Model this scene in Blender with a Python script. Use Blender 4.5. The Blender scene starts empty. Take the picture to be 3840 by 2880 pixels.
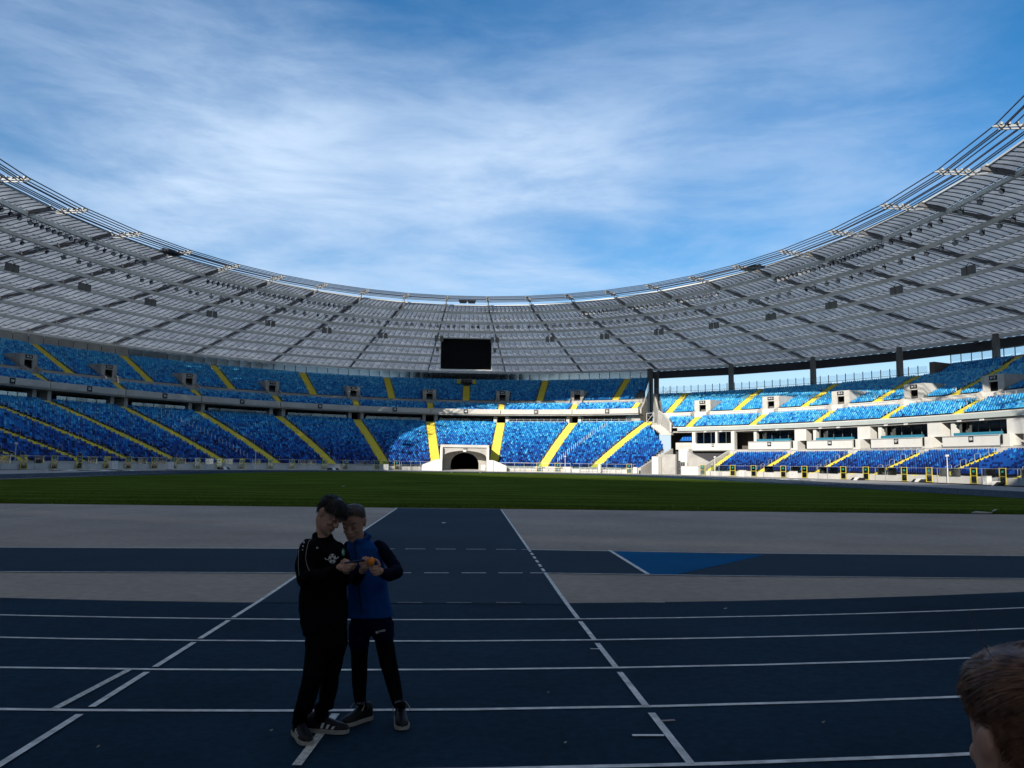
import bpy, bmesh, math, random
import numpy as np
from mathutils import Vector, Matrix
random.seed(7); RNG = np.random.default_rng(11)
S = bpy.context.scene
COL = S.collection
R = math.radians

# ------------------------------------------------------------------ camera
CAM_POS = Vector((0.69, 0.0, 1.81))
YAW, PITCH, ROLL, FPX = R(3.0237), R(5.549), R(0.785), 3070.0
_f = Vector((math.sin(YAW)*math.cos(PITCH), math.cos(YAW)*math.cos(PITCH), math.sin(PITCH)))
_r = Vector((math.cos(YAW), -math.sin(YAW), 0)); _u = _r.cross(_f)
CR = _r*math.cos(ROLL) + _u*math.sin(ROLL); CU = _u*math.cos(ROLL) - _r*math.sin(ROLL); CF = _f
cd = bpy.data.cameras.new('camera'); cam = bpy.data.objects.new('camera', cd); COL.objects.link(cam)
cam.matrix_world = Matrix(((CR.x, CU.x, -CF.x, CAM_POS.x), (CR.y, CU.y, -CF.y, CAM_POS.y),
                           (CR.z, CU.z, -CF.z, CAM_POS.z), (0, 0, 0, 1)))
cd.sensor_fit = 'HORIZONTAL'; cd.sensor_width = 36.0; cd.lens = FPX/3840*36.0
cd.clip_start = 0.05; cd.clip_end = 6000
S.camera = cam

# ------------------------------------------------------------------ world, sun, exposure
SUN_AZ, SUN_EL = R(208.5), R(22.0)
w = bpy.data.worlds.new('World'); S.world = w; w.use_nodes = True
nt = w.node_tree; nt.nodes.clear()
def wn(t, **kw):
    n = nt.nodes.new(t)
    for k, v in kw.items(): setattr(n, k, v)
    return n
sky = wn('ShaderNodeTexSky', sky_type='NISHITA', sun_disc=False, sun_elevation=SUN_EL, sun_rotation=SUN_AZ,
         altitude=300, air_density=1.0, dust_density=0.25, ozone_density=2.6)
hsv = wn('ShaderNodeHueSaturation'); hsv.inputs['Saturation'].default_value = 1.42
nt.links.new(sky.outputs[0], hsv.inputs['Color'])
geo = wn('ShaderNodeNewGeometry')           # incoming direction = view ray
vm = wn('ShaderNodeVectorMath', operation='SCALE'); vm.inputs['Scale'].default_value = -1
nt.links.new(geo.outputs['Incoming'], vm.inputs[0])
def cloud(rot, scale, loc, nscale, detail, rough, dist, lo, hi):
    mp = wn('ShaderNodeMapping'); mp.inputs['Rotation'].default_value = tuple(R(a) for a in rot)
    mp.inputs['Scale'].default_value = scale; mp.inputs['Location'].default_value = loc
    nt.links.new(vm.outputs[0], mp.inputs[0])
    no = wn('ShaderNodeTexNoise', noise_dimensions='3D'); no.inputs['Scale'].default_value = nscale
    no.inputs['Detail'].default_value = detail; no.inputs['Roughness'].default_value = rough
    no.inputs['Distortion'].default_value = dist
    nt.links.new(mp.outputs[0], no.inputs['Vector'])
    mr = wn('ShaderNodeMapRange', interpolation_type='SMOOTHSTEP')
    mr.inputs['From Min'].default_value = lo; mr.inputs['From Max'].default_value = hi
    nt.links.new(no.outputs['Fac'], mr.inputs['Value'])
    return mr.outputs[0]
def wmath(op, a, b, clamp=False):
    n = wn('ShaderNodeMath', operation=op); n.use_clamp = clamp
    for i, q in enumerate((a, b)):
        if isinstance(q, (int, float)): n.inputs[i].default_value = q
        else: nt.links.new(q, n.inputs[i])
    return n.outputs[0]
def bank(az, el, near, far):                # a wide soft bank of cirrus round one direction of the sky
    d = (math.sin(R(az))*math.cos(R(el)), math.cos(R(az))*math.cos(R(el)), math.sin(R(el)))
    n = wn('ShaderNodeVectorMath', operation='DOT_PRODUCT'); n.inputs[1].default_value = d; nt.links.new(vm.outputs[0], n.inputs[0])
    mr = wn('ShaderNodeMapRange', interpolation_type='SMOOTHSTEP'); mr.inputs['From Min'].default_value = math.cos(R(far)); mr.inputs['From Max'].default_value = math.cos(R(near))
    nt.links.new(n.outputs['Value'], mr.inputs['Value']); return mr.outputs[0]
c1 = cloud((0, 24, 0), (1.0, 1.0, 2.0), (9.2, .7, 4.4), 1.9, 5, 0.55, 0.15, 0.22, 0.78)       # broad veils
c2 = cloud((0, 24, 0), (0.7, 1.0, 3.0), (2.2, 7.7, 8.8), 5.2, 9, 0.62, 0.25, 0.30, 0.70)       # streaky cirrus
tex = wmath('ADD', wmath('ADD', wmath('MULTIPLY', c1, 0.62), wmath('MULTIPLY', c2, 0.55)), 0.08)
dens = wmath('ADD', wmath('MULTIPLY', bank(-34, 16, 2, 30), 0.46), wmath('MULTIPLY', bank(-7, 11, 2, 24), 0.64))
dens = wmath('ADD', dens, wmath('MULTIPLY', bank(17, 11, 2, 25), 0.55))
dens = wmath('ADD', dens, wmath('MULTIPLY', bank(160, 45, 20, 95), 0.6))       # the veil goes on behind the camera
dens = wmath('ADD', dens, 0.09)
cl = wmath('MULTIPLY', tex, dens, True)
sepz = wn('ShaderNodeSeparateXYZ'); nt.links.new(vm.outputs[0], sepz.inputs[0])
hz = wn('ShaderNodeMapRange', interpolation_type='SMOOTHSTEP'); hz.inputs['From Min'].default_value = 0.24; hz.inputs['From Max'].default_value = 0.02
nt.links.new(sepz.outputs['Z'], hz.inputs['Value'])                              # the veil thickens towards the horizon all round
cl = wmath('MAXIMUM', cl, wmath('MULTIPLY', hz.outputs[0], 0.8))
mixc = wn('ShaderNodeMix', data_type='RGBA'); mixc.inputs['B'].default_value = (4.7, 6.0, 7.8, 1)
nt.links.new(cl, mixc.inputs['Factor']); nt.links.new(hsv.outputs[0], mixc.inputs['A'])
bg = wn('ShaderNodeBackground'); bg.inputs['Strength'].default_value = 0.098
nt.links.new(mixc.outputs['Result'], bg.inputs['Color'])
wo = wn('ShaderNodeOutputWorld'); nt.links.new(bg.outputs[0], wo.inputs[0])

sd = bpy.data.lights.new('sun', 'SUN'); sd.energy = 5.0; sd.angle = R(0.53); sd.color = (1.0, 0.93, 0.82)
sun = bpy.data.objects.new('sun', sd); COL.objects.link(sun)
sv = Vector((math.sin(SUN_AZ)*math.cos(SUN_EL), math.cos(SUN_AZ)*math.cos(SUN_EL), math.sin(SUN_EL)))
sun.rotation_euler = sv.to_track_quat('Z', 'Y').to_euler(); sun.location = (0, 0, 120)
S.view_settings.view_transform = 'Standard'; S.view_settings.look = 'None'
S.view_settings.gamma = 1.0; S.view_settings.use_curve_mapping = False
S.view_settings.exposure = 0.42
S.cycles.max_bounces = 8; S.cycles.diffuse_bounces = 4; S.cycles.transparent_max_bounces = 12
S.cycles.caustics_reflective = False; S.cycles.caustics_refractive = False

# ------------------------------------------------------------------ helpers
MATS = {}
def mat(name, col, rough=0.7, metal=0.0, spec=0.4, noise=0.0, nscale=5.0, bump=0.0, bscale=60.0, alpha=None, coat=0.0, detail=4.0):
    if name in MATS: return MATS[name]
    m = bpy.data.materials.new(name); m.use_nodes = True; MATS[name] = m
    t = m.node_tree; b = t.nodes['Principled BSDF']
    b.inputs['Base Color'].default_value = (*col, 1); b.inputs['Roughness'].default_value = rough
    b.inputs['Metallic'].default_value = metal; b.inputs['Specular IOR Level'].default_value = spec
    if coat: b.inputs['Coat Weight'].default_value = coat
    if alpha is not None: b.inputs['Alpha'].default_value = alpha
    if noise > 0 or bump > 0:
        tc = t.nodes.new('ShaderNodeTexCoord')
        if noise > 0:
            n = t.nodes.new('ShaderNodeTexNoise'); n.inputs['Scale'].default_value = nscale
            n.inputs['Detail'].default_value = detail; n.inputs['Roughness'].default_value = 0.6
            t.links.new(tc.outputs['Object'], n.inputs['Vector'])
            r = t.nodes.new('ShaderNodeValToRGB'); e = r.color_ramp.elements
            e[0].position = 0.28; e[1].position = 0.72
            e[0].color = tuple(max(0, c*(1-noise)) for c in col) + (1,)
            e[1].color = tuple(min(1, c*(1+noise)) for c in col) + (1,)
            t.links.new(n.outputs['Fac'], r.inputs[0]); t.links.new(r.outputs[0], b.inputs['Base Color'])
        if bump > 0:
            n2 = t.nodes.new('ShaderNodeTexNoise'); n2.inputs['Scale'].default_value = bscale
            n2.inputs['Detail'].default_value = 3
            t.links.new(tc.outputs['Object'], n2.inputs['Vector'])
            bp = t.nodes.new('ShaderNodeBump'); bp.inputs['Strength'].default_value = bump
            bp.inputs['Distance'].default_value = 0.02
            t.links.new(n2.outputs['Fac'], bp.inputs['Height']); t.links.new(bp.outputs[0], b.inputs['Normal'])
    return m

def link(name, me, parent=None, loc=None, rotz=None):
    o = bpy.data.objects.new(name, me); COL.objects.link(o)
    if parent is not None: o.parent = parent
    if loc is not None: o.location = loc
    if rotz is not None: o.rotation_euler = (0, 0, rotz)
    return o
def tag(o, label=None, cat=None, group=None, kind=None):
    if label: o['label'] = label
    if cat: o['category'] = cat
    if group: o['group'] = group
    if kind: o['kind'] = kind
    return o
def empty(name, loc=(0, 0, 0), rotz=0.0):
    o = bpy.data.objects.new(name, None); COL.objects.link(o); o.location = loc; o.rotation_euler = (0, 0, rotz)
    o.empty_display_size = 0.2
    return o
def copy_tree(o, parent=None):
    c = o.copy(); COL.objects.link(c)
    if parent is not None: c.parent = parent
    for ch in o.children: copy_tree(ch, c)
    return c

class MB:
    """collects shapes, then links them as ONE mesh"""
    def __init__(s): s.v = []; s.f = []; s.m = []
    def poly(s, pts, mi=0):
        n = len(s.v); s.v += [tuple(p) for p in pts]; s.f.append(tuple(range(n, n+len(pts)))); s.m.append(mi)
    def grid(s, rows, mi=0, closed=False):
        n = len(s.v); k = len(rows[0])
        for r in rows: s.v += [tuple(p) for p in r]
        for i in range(len(rows)-1):
            for j in range(k if closed else k-1):
                a = n+i*k+j; b = n+i*k+(j+1) % k; s.f.append((a, b, b+k, a+k)); s.m.append(mi)
    def hexa(s, p, mi=0):
        """8 corners: bottom 4 ccw, top 4 ccw"""
        n = len(s.v); s.v += [tuple(q) for q in p]
        for f in ((3, 2, 1, 0), (4, 5, 6, 7), (0, 1, 5, 4), (1, 2, 6, 5), (2, 3, 7, 6), (3, 0, 4, 7)):
            s.f.append(tuple(n+i for i in f)); s.m.append(mi)
    def box(s, x0, x1, y0, y1, z0, z1, mi=0):
        s.hexa([(x0, y0, z0), (x1, y0, z0), (x1, y1, z0), (x0, y1, z0), (x0, y0, z1), (x1, y0, z1), (x1, y1, z1), (x0, y1, z1)], mi)
    def beam(s, a, b, wd, ht, up=(0, 0, 1), mi=0, ext=0.0):
        a = Vector(a); b = Vector(b); d = (b-a).normalized(); a = a-d*ext; b = b+d*ext
        sd_ = d.cross(Vector(up))
        if sd_.length < 1e-6: sd_ = d.cross(Vector((0, 1, 0)))
        sd_.normalize(); u_ = sd_.cross(d).normalized(); x = sd_*wd/2; y = u_*ht/2
        s.hexa([a-x-y, a+x-y, b+x-y, b-x-y, a-x+y, a+x+y, b+x+y, b-x+y], mi)
    def tube(s, pts, r, n=6, mi=0, caps=True):
        pts = [Vector(p) for p in pts]; rs = r if isinstance(r, (list, tuple)) else [r]*len(pts)
        prev = None; rings = []
        for i, p in enumerate(pts):
            d = (pts[min(i+1, len(pts)-1)]-pts[max(i-1, 0)])
            if d.length < 1e-9: d = Vector((0, 0, 1))
            d.normalize()
            if prev is None:
                ref = Vector((0, 0, 1)) if abs(d.z) < 0.9 else Vector((1, 0, 0)); sx = d.cross(ref).normalized()
            else:
                sx = (prev-d*prev.dot(d)).normalized()
            prev = sx; sy = d.cross(sx)
            rings.append([p+(sx*math.cos(2*math.pi*k/n)+sy*math.sin(2*math.pi*k/n))*rs[i] for k in range(n)])
        b0 = len(s.v); s.grid(rings, mi, closed=True)
        if caps:
            s.f.append(tuple(b0+k for k in range(n))); s.m.append(mi)
            e0 = b0+(len(pts)-1)*n; s.f.append(tuple(e0+n-1-k for k in range(n))); s.m.append(mi)
    def mesh(s, name, mats, smooth=False):
        me = bpy.data.meshes.new(name); me.from_pydata(s.v, [], s.f)
        for m in (mats if isinstance(mats, (list, tuple)) else [mats]): me.materials.append(m)
        if any(s.m): me.polygons.foreach_set('material_index', s.m)
        if smooth: me.polygons.foreach_set('use_smooth', [True]*len(s.f))
        bm = bmesh.new(); bm.from_mesh(me); bmesh.ops.recalc_face_normals(bm, faces=bm.faces); bm.to_mesh(me); bm.free()
        me.update(); return me
    def build(s, name, mats, parent=None, loc=None, rotz=None, smooth=False):
        return link(name, s.mesh(name, mats, smooth), parent, loc, rotz)

_txt = {}
def text_mesh(txt, size, m):
    key = (txt, size, m.name)
    if key in _txt: return _txt[key]
    cu = bpy.data.curves.new('lettering', 'FONT'); cu.body = txt; cu.size = size; cu.align_x = 'CENTER'; cu.align_y = 'CENTER'
    cu.offset = size*0.018
    o = bpy.data.objects.new('lettering', cu); COL.objects.link(o)
    bpy.context.view_layer.update()
    me = bpy.data.meshes.new_from_object(o.evaluated_get(bpy.context.evaluated_depsgraph_get()))
    bpy.data.objects.remove(o); me.materials.clear(); me.materials.append(m); me.name = 'lettering'
    _txt[key] = me; return me

# ------------------------------------------------------------------ plan of the arena (metres; Y runs along the long axis)
EA, EB, EC = 66.0, 95.0, 95.0
def EP(o, tdeg, z=0.0):
    t = R(tdeg); return Vector(((EA+o)*math.sin(t), EC+(EB+o)*math.cos(t), z))
def EN(o, tdeg):
    t = R(tdeg); n = Vector(((EB+o)*math.sin(t), (EA+o)*math.cos(t), 0)); return n.normalized()
def EROT(o, tdeg):                       # local x along the rows, local y outwards
    n = EN(o, tdeg); return math.atan2(-n.x, n.y)
_S = [0, .5, 1.5, 2.5, 3.5, 4.5, 5.5, 6.5, 7.5, 8.5, 9.5, 10.5]
_T2 = [0, 5.6, 15.3, 25.2, 35.0, 43.7, 51.0, 57.7, 64.5, 71.5, 79.0, 87.0]
_T26 = [0, 5.8, 17.6, 29.5, 40.7, 50.4, 59.0, 67.0, 75.0, 83.0, 91.0, 99.0]
def TS(s, o):                            # block number -> angle, at a given distance from the arena wall
    a = np.interp(abs(s), _S, _T2); b = np.interp(abs(s), _S, _T26)
    k = min(1, max(0, (o-2)/24.0)); return float(math.copysign(a+(b-a)*k, s))
def zg(x, y):                            # arena floor: the near bend is banked one per cent
    r = math.hypot(x+0.6, y-47.5)
    return 0.0108*max(0.0, r-36.4) if y < 47.5 else 0.0
def px_ray(x, y): return CF + CR*((x-1920)/FPX) - CU*((y-1440)/FPX)
def gpt(x, y, dz=0.0):                   # point of the floor seen at a place in the photograph
    d = px_ray(x, y); z = 0.0
    for _ in range(12):
        P = CAM_POS + d*((z-CAM_POS.z)/d.z); z = zg(P.x, P.y)
    return Vector((P.x, P.y, z+dz))
def ypt(x, y, Y):
    d = px_ray(x, y); return CAM_POS + d*((Y-CAM_POS.y)/d.y)
def pix(P):
    d = Vector(P)-CAM_POS; zc = d.dot(CF); return (1920+FPX*d.dot(CR)/zc, 1440-FPX*d.dot(CU)/zc, zc)
def in_view(P, m=150):
    x, y, zc = pix(P); return zc > 1 and -m < x < 3840+m and -m < y < 2880+m

# materials
concrete = mat('concrete', (0.38, 0.365, 0.34), 0.85, noise=0.22, nscale=0.35, bump=0.15, bscale=8)
concrete_pale = mat('pale_concrete', (0.50, 0.485, 0.45), 0.8, noise=0.14, nscale=0.5, detail=6)
white_panel = mat('white_panel', (0.62, 0.61, 0.575), 0.55, noise=0.05, nscale=0.6)
terrace_mat = mat('terrace_concrete', (0.15, 0.148, 0.145), 0.9, noise=0.2, nscale=0.4)
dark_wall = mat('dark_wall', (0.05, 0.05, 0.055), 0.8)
yellow = mat('yellow_paint', (0.70, 0.58, 0.06), 0.6, noise=0.12, nscale=1.5)
steel = mat('galvanised_steel', (0.42, 0.43, 0.44), 0.45, metal=0.6, noise=0.1, nscale=3)
steel_dark = mat('dark_steel', (0.05, 0.052, 0.058), 0.5, metal=0.3)
rib_mat = mat('rib_steel', (0.15, 0.15, 0.155), 0.5, metal=0.1, noise=0.15, nscale=0.6)
purlin_mat = mat('purlin_steel', (0.84, 0.83, 0.80), 0.5, noise=0.1, nscale=0.5)
cable_mat = mat('steel_cable', (0.10, 0.105, 0.13), 0.42, metal=0.5)
white_steel = mat('white_steel', (0.60, 0.60, 0.58), 0.5)
clamp_steel = mat('cast_steel', (0.36, 0.36, 0.35), 0.5)
black_plate = mat('black_plate', (0.012, 0.012, 0.014), 0.5)
white_ink = mat('white_lettering', (0.78, 0.78, 0.76), 0.6)
def glass(name, tint, a, rough=0.06):
    if name in MATS: return MATS[name]
    m = bpy.data.materials.new(name); m.use_nodes = True; MATS[name] = m; t = m.node_tree; t.nodes.clear()
    o = t.nodes.new('ShaderNodeOutputMaterial'); mx = t.nodes.new('ShaderNodeMixShader'); tr = t.nodes.new('ShaderNodeBsdfTransparent')
    tr.inputs[0].default_value = (*tint, 1); gl = t.nodes.new('ShaderNodeBsdfGlossy'); gl.inputs['Roughness'].default_value = rough
    gl.inputs['Color'].default_value = (0.85, 0.92, 0.95, 1)
    fr = t.nodes.new('ShaderNodeFresnel'); fr.inputs[0].default_value = 1.5
    ma = t.nodes.new('ShaderNodeMath'); ma.operation = 'ADD'; ma.inputs[1].default_value = a; ma.use_clamp = True
    t.links.new(fr.outputs[0], ma.inputs[0]); t.links.new(ma.outputs[0], mx.inputs[0])
    t.links.new(tr.outputs[0], mx.inputs[1]); t.links.new(gl.outputs[0], mx.inputs[2]); t.links.new(mx.outputs[0], o.inputs[0])
    return m
fence_glass = glass('fence_glass', (0.72, 0.80, 0.82), 0.06)
dark_glass = glass('window_glass', (0.35, 0.40, 0.42), 0.10)
# ------------------------------------------------------------------ the floor of the arena
def surf(name, col, var, ns1, ns2, bump, bscale, rough=0.85, spec=0.3, streak=None, stain=None):
    """weathered flat surface: two scales of mottling, grain, optional mown stripes and stains"""
    m = bpy.data.materials.new(name); m.use_nodes = True; MATS[name] = m; t = m.node_tree; b = t.nodes['Principled BSDF']
    b.inputs['Roughness'].default_value = rough; b.inputs['Specular IOR Level'].default_value = spec
    tc = t.nodes.new('ShaderNodeTexCoord')
    def nz(sc, det=5, ro=0.6):
        n = t.nodes.new('ShaderNodeTexNoise'); n.inputs['Scale'].default_value = sc; n.inputs['Detail'].default_value = det
        n.inputs['Roughness'].default_value = ro; t.links.new(tc.outputs['Object'], n.inputs['Vector']); return n.outputs['Fac']
    def rng(x, lo, hi, a, c):
        r = t.nodes.new('ShaderNodeMapRange'); r.inputs['From Min'].default_value = lo; r.inputs['From Max'].default_value = hi
        r.inputs['To Min'].default_value = a; r.inputs['To Max'].default_value = c; t.links.new(x, r.inputs['Value']); return r.outputs[0]
    def mul(a, c):
        k = t.nodes.new('ShaderNodeMath'); k.operation = 'MULTIPLY'; t.links.new(a, k.inputs[0]); t.links.new(c, k.inputs[1]); return k.outputs[0]
    f = mul(rng(nz(ns1), 0.3, 0.7, 1-var, 1+var), rng(nz(ns2, 3), 0.3, 0.7, 1-var*0.7, 1+var*0.7))
    if stain: f = mul(f, rng(nz(stain[0], 6, 0.7), stain[1], stain[1]+0.1, 1.0, stain[2]))
    if streak:
        wv = t.nodes.new('ShaderNodeTexWave'); wv.inputs['Scale'].default_value = streak[0]; wv.bands_direction = 'Y'; wv.wave_profile = 'SIN'
        wv.inputs['Distortion'].default_value = 0.3
        t.links.new(tc.outputs['Object'], wv.inputs['Vector']); f = mul(f, rng(wv.outputs['Fac'], 0.35, 0.65, 1-streak[1], 1+streak[1]))
    vm_ = t.nodes.new('ShaderNodeVectorMath'); vm_.operation = 'SCALE'; vm_.inputs[0].default_value = col
    t.links.new(f, vm_.inputs['Scale']); t.links.new(vm_.outputs[0], b.inputs['Base Color'])
    bp = t.nodes.new('ShaderNodeBump'); bp.inputs['Strength'].default_value = bump; bp.inputs['Distance'].default_value = 0.01
    t.links.new(nz(bscale, 2), bp.inputs['Height']); t.links.new(bp.outputs[0], b.inputs['Normal'])
    return m
track_mat = surf('track_rubber', (0.0068, 0.0280, 0.054), 0.30, 0.35, 14.0, 0.5, 220, 0.92, 0.12, stain=(2.3, 0.62, 0.8))
lane_mat = surf('worn_blue_rubber', (0.022, 0.044, 0.069), 0.14, 0.3, 9.0, 0.5, 220, 0.92, 0.12, stain=(1.3, 0.60, 1.25))
apron_mat = surf('grey_rubber', (0.385, 0.32, 0.268), 0.17, 0.22, 6.0, 0.5, 200, 0.95, 0.1, stain=(0.55, 0.61, 0.78))
pit_mat = surf('bright_blue_rubber', (0.001, 0.10, 0.25), 0.12, 0.6, 8.0, 0.4, 200, 0.95, 0.05)
grass_mat = surf('mown_grass', (0.064, 0.092, 0.013), 0.28, 0.12, 3.0, 0.9, 60, 1.0, 0.0, streak=(0.09, 0.14))
plaza_mat = surf('plaza_paving', (0.33, 0.315, 0.30), 0.15, 0.25, 2.0, 0.3, 60, 0.85, 0.3)
out_mat = surf('outside_ground', (0.10, 0.105, 0.08), 0.2, 0.02, 0.3, 0.3, 3)
line_mat = mat('line_paint', (0.68, 0.68, 0.66), 0.75, noise=0.38, nscale=9, detail=8)
line_worn = mat('worn_line_paint', (0.55, 0.55, 0.52), 0.8, noise=0.45, nscale=30, detail=10)

def sheet(name, outline, z, m, parent=None, kind='structure', follow=False):
    mb = MB(); mb.poly([(x, y, (zg(x, y) if follow else 0)+z) for x, y in outline]); o = mb.build(name, m, parent)
    if parent is None: tag(o, kind=kind)
    return o
sheet('ground', [(-3000, -3000), (3000, -3000), (3000, 3000), (-3000, 3000)], -0.30, out_mat)
# paved ring from the track to the stands (banked near the camera)
def ring_surface(name, inner, outer, z, m, nr=8):
    mb = MB(); rows = []
    for i in range(nr+1):
        k = i/nr; rows.append([(a[0]+(b[0]-a[0])*k, a[1]+(b[1]-a[1])*k, zg(a[0]+(b[0]-a[0])*k, a[1]+(b[1]-a[1])*k)+z) for a, b in zip(inner, outer)])
    mb.grid(rows, 0, closed=True); o = mb.build(name, m); return tag(o, kind='structure')
NB, FB, RIN, XC = 47.5, 124.0, 36.74, -0.6
def stadium_loop(r, n=72):
    pts = []
    for i in range(n+1):                       # near bend, left to right
        a = math.pi + math.pi*i/n; pts.append((XC+r*math.cos(a), NB+r*math.sin(a)))
    for i in range(n+1):
        a = math.pi*i/n; pts.append((XC+r*math.cos(a), FB+r*math.sin(a)))
    return pts
outl = []
for x, y in stadium_loop(47.0):
    t = math.degrees(math.atan2((x)/EA, (y-EC)/EB)); p = EP(1.0, t); outl.append((p.x, p.y))
ring_surface('plaza', stadium_loop(46.9), outl, 0.0, plaza_mat)
trk = ring_surface('running_track', stadium_loop(RIN), stadium_loop(47.0), 0.004, track_mat, 10)
trk_o = trk
# infield: grey rubber in the near end, lawn beyond
mb = MB(); rows = []
for i in range(13):
    k = i/12; rows.append([(XC+(x-XC)*k, NB+(y-NB)*k, 0.004) for x, y in stadium_loop(RIN)])
mb2 = MB(); mb2.poly([(x, y, 0.0) for x, y in stadium_loop(RIN)])
infield = tag(mb2.build('infield_rubber', apron_mat), kind='structure')
gl = [(0, 152), (10, 150.5), (17, 147), (23.5, 138), (28, 127), (31, 113), (33, 99), (34.6, 82), (35.6, 62), (36, 48), (36, 40)]
ge0, ge1 = gpt(0, 1888), gpt(3838, 1929.5)
def near_edge(x): k = (x-ge0.x)/(ge1.x-ge0.x); return ge0.y+(ge1.y-ge0.y)*k
lawn = [(x, y) for x, y in gl] + [(33.5, near_edge(33.5)), (-33.5, near_edge(-33.5))] + [(-x, y) for x, y in reversed(gl[1:])]
mb = MB(); mb.poly([(x, y, 0.045) for x, y in lawn])
for (x0, y0), (x1, y1) in zip(lawn, lawn[1:]+lawn[:1]): mb.poly([(x0, y0, -0.02), (x1, y1, -0.02), (x1, y1, 0.045), (x0, y0, 0.045)])
pitch = tag(mb.build('grass_pitch', grass_mat), kind='structure')
# grass blades along the near edge of the lawn and scattered tufts over its first metres
def blades(n):
    v = []; f = []
    for i in range(n):
        x = random.uniform(-32, 33); dy = abs(random.gauss(0, 1))**2*2.2; y = near_edge(x)+0.01+dy
        h = random.uniform(0.02, 0.055); a = random.uniform(0, math.pi); wx = 0.012; lx = random.uniform(-.02, .02)
        k = len(v); v += [(x-wx*math.cos(a), y-wx*math.sin(a), 0.04), (x+wx*math.cos(a), y+wx*math.sin(a), 0.04), (x+lx, y+random.uniform(-.02, .02), 0.045+h)]
        f.append((k, k+1, k+2))
    me = bpy.data.meshes.new('grass_blades'); me.from_pydata(v, [], f); me.materials.append(grass_mat); return me
tag(link('grass_blades', blades(26000)), 'short green grass blades along the near edge of the lawn', 'grass', kind='stuff')
# far end of the infield is blue rubber
far = [(XC+RIN*math.cos(math.pi*i/40), FB+RIN*math.sin(math.pi*i/40)) for i in range(41)]
side = lambda s: [(s*36.2, 124), (s*36.2, 62), (s*35.4, 62), (s*34.4, 82), (s*32.8, 99), (s*30.8, 113)]
sheet('far_infield_rubber', [(36.2, 62)]+far+[(-36.6, 62), (-35, 62)]+[(-x, y) for x, y in reversed(gl[1:9])]+gl[0:9], 0.004, track_mat)

# painted lines: flat strips following the floor
def strip(name, P, Q, wd, m=line_mat, parent=None, dz=0.012, seg=6):
    P = Vector((P[0], P[1])); Q = Vector((Q[0], Q[1])); d = (Q-P).normalized(); n = Vector((-d.y, d.x))*wd/2
    mb = MB(); a = []; b = []
    for i in range(seg+1):
        c = P+(Q-P)*(i/seg); l = c+n; r = c-n
        a.append((l.x, l.y, zg(l.x, l.y)+dz)); b.append((r.x, r.y, zg(r.x, r.y)+dz))
    mb.grid([a, b]); return mb.build(name, m, parent)
def pstrip(name, p, q, wd, m=line_mat, parent=None, dz=0.012): return strip(name, gpt(*p), gpt(*q), wd, m, parent, dz)
for i in range(1, 9):                                   # lane lines round the whole track
    r0 = RIN+1.187*i
    a, b = stadium_loop(r0-.026, 96), stadium_loop(r0+.026, 96); mb = MB()
    mb.grid([[(x, y, zg(x, y)+.010) for x, y in a], [(x, y, zg(x, y)+.010) for x, y in b]], closed=True); mb.build('lane_line', line_mat, trk)
rl = [(1490.3, 1906.1), (1400, 1966), (700, 2431), (6, 2871.5)]; rr = [(1876.6, 1908.3), (1981, 2059.4), (2164, 2319), (2578, 2855)]
L = [gpt(*p) for p in rl]; Q = [gpt(*p) for p in rr]
# javelin runway
mb = MB()
def lerp_runway(P, y):
    for a, b in zip(P, P[1:]):
        if a.y >= y >= b.y: return a.x+(b.x-a.x)*(y-a.y)/(b.y-a.y)
    a, b = (P[0], P[1]) if y > P[0].y else (P[-2], P[-1]); return a.x+(b.x-a.x)*(y-a.y)/(b.y-a.y)
ys = [L[0].y-(L[0].y-10.75)*i/30 for i in range(31)]
mb.grid([[(lerp_runway(L, y), y, zg(0, y)+.010) for y in ys], [(lerp_runway(Q, y), y, zg(0, y)+.010) for y in ys]])
run = tag(mb.build('javelin_runway', lane_mat), kind='structure')
def edge(P, y0, y1, dz=.014, m=line_mat):
    n = max(2, int(abs(y1-y0))); mb = MB(); a = []; b = []
    for i in range(n+1):
        y = y0+(y1-y0)*i/n; x = lerp_runway(P, y); a.append((x-.026, y, zg(x, y)+dz)); b.append((x+.026, y, zg(x, y)+dz))
    mb.grid([a, b]); mb.build('edge_line', m, run)
LN = [NB-RIN-1.187*i for i in range(9)]
st0, st1 = gpt(1981, 2062).y, gpt(2040, 2150).y          # the steeplechase lane crosses between these
for P in (L, Q):
    edge(P, 32.4, st0+.02)
    if P is Q:
        n = 6
        for i in range(n):
            a = st0-(st0-st1)*(i+.15)/n; edge(P, a, a-(st0-st1)/n*.6)
    else: edge(P, st0, st1)
    edge(P, st1, LN[1]+.09)
    for i in range(1, 5): edge(P, LN[i]-.09, LN[i+1]+.09)
edge(L, LN[5]-.09, 3.5); 
pstrip('edge_line', (1300, 1905.3), (1490, 1906.3), .03, parent=run); pstrip('edge_line', (1877, 1908.5), (1946, 1908.4), .03, parent=run)
pstrip('edge_line', (1419, 1906), (1490, 1906.3), .045, parent=run)
pstrip('edge_line', (1490, 1906), (1459, 1896.5), .05, parent=run); pstrip('edge_line', (1877, 1908), (1915, 1898.5), .05, parent=run)
pstrip('edge_line', (1490, 1906.1), (1877, 1908.3), .035, line_worn, run, .015)
mk = [gpt(1655, 1961), gpt(1675, 1961), gpt(1664, 1964.5)]
mb = MB(); mb.poly([(p.x, p.y, p.z+.016) for p in mk]); mb.build('marker_triangle', line_mat, run)
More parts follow.
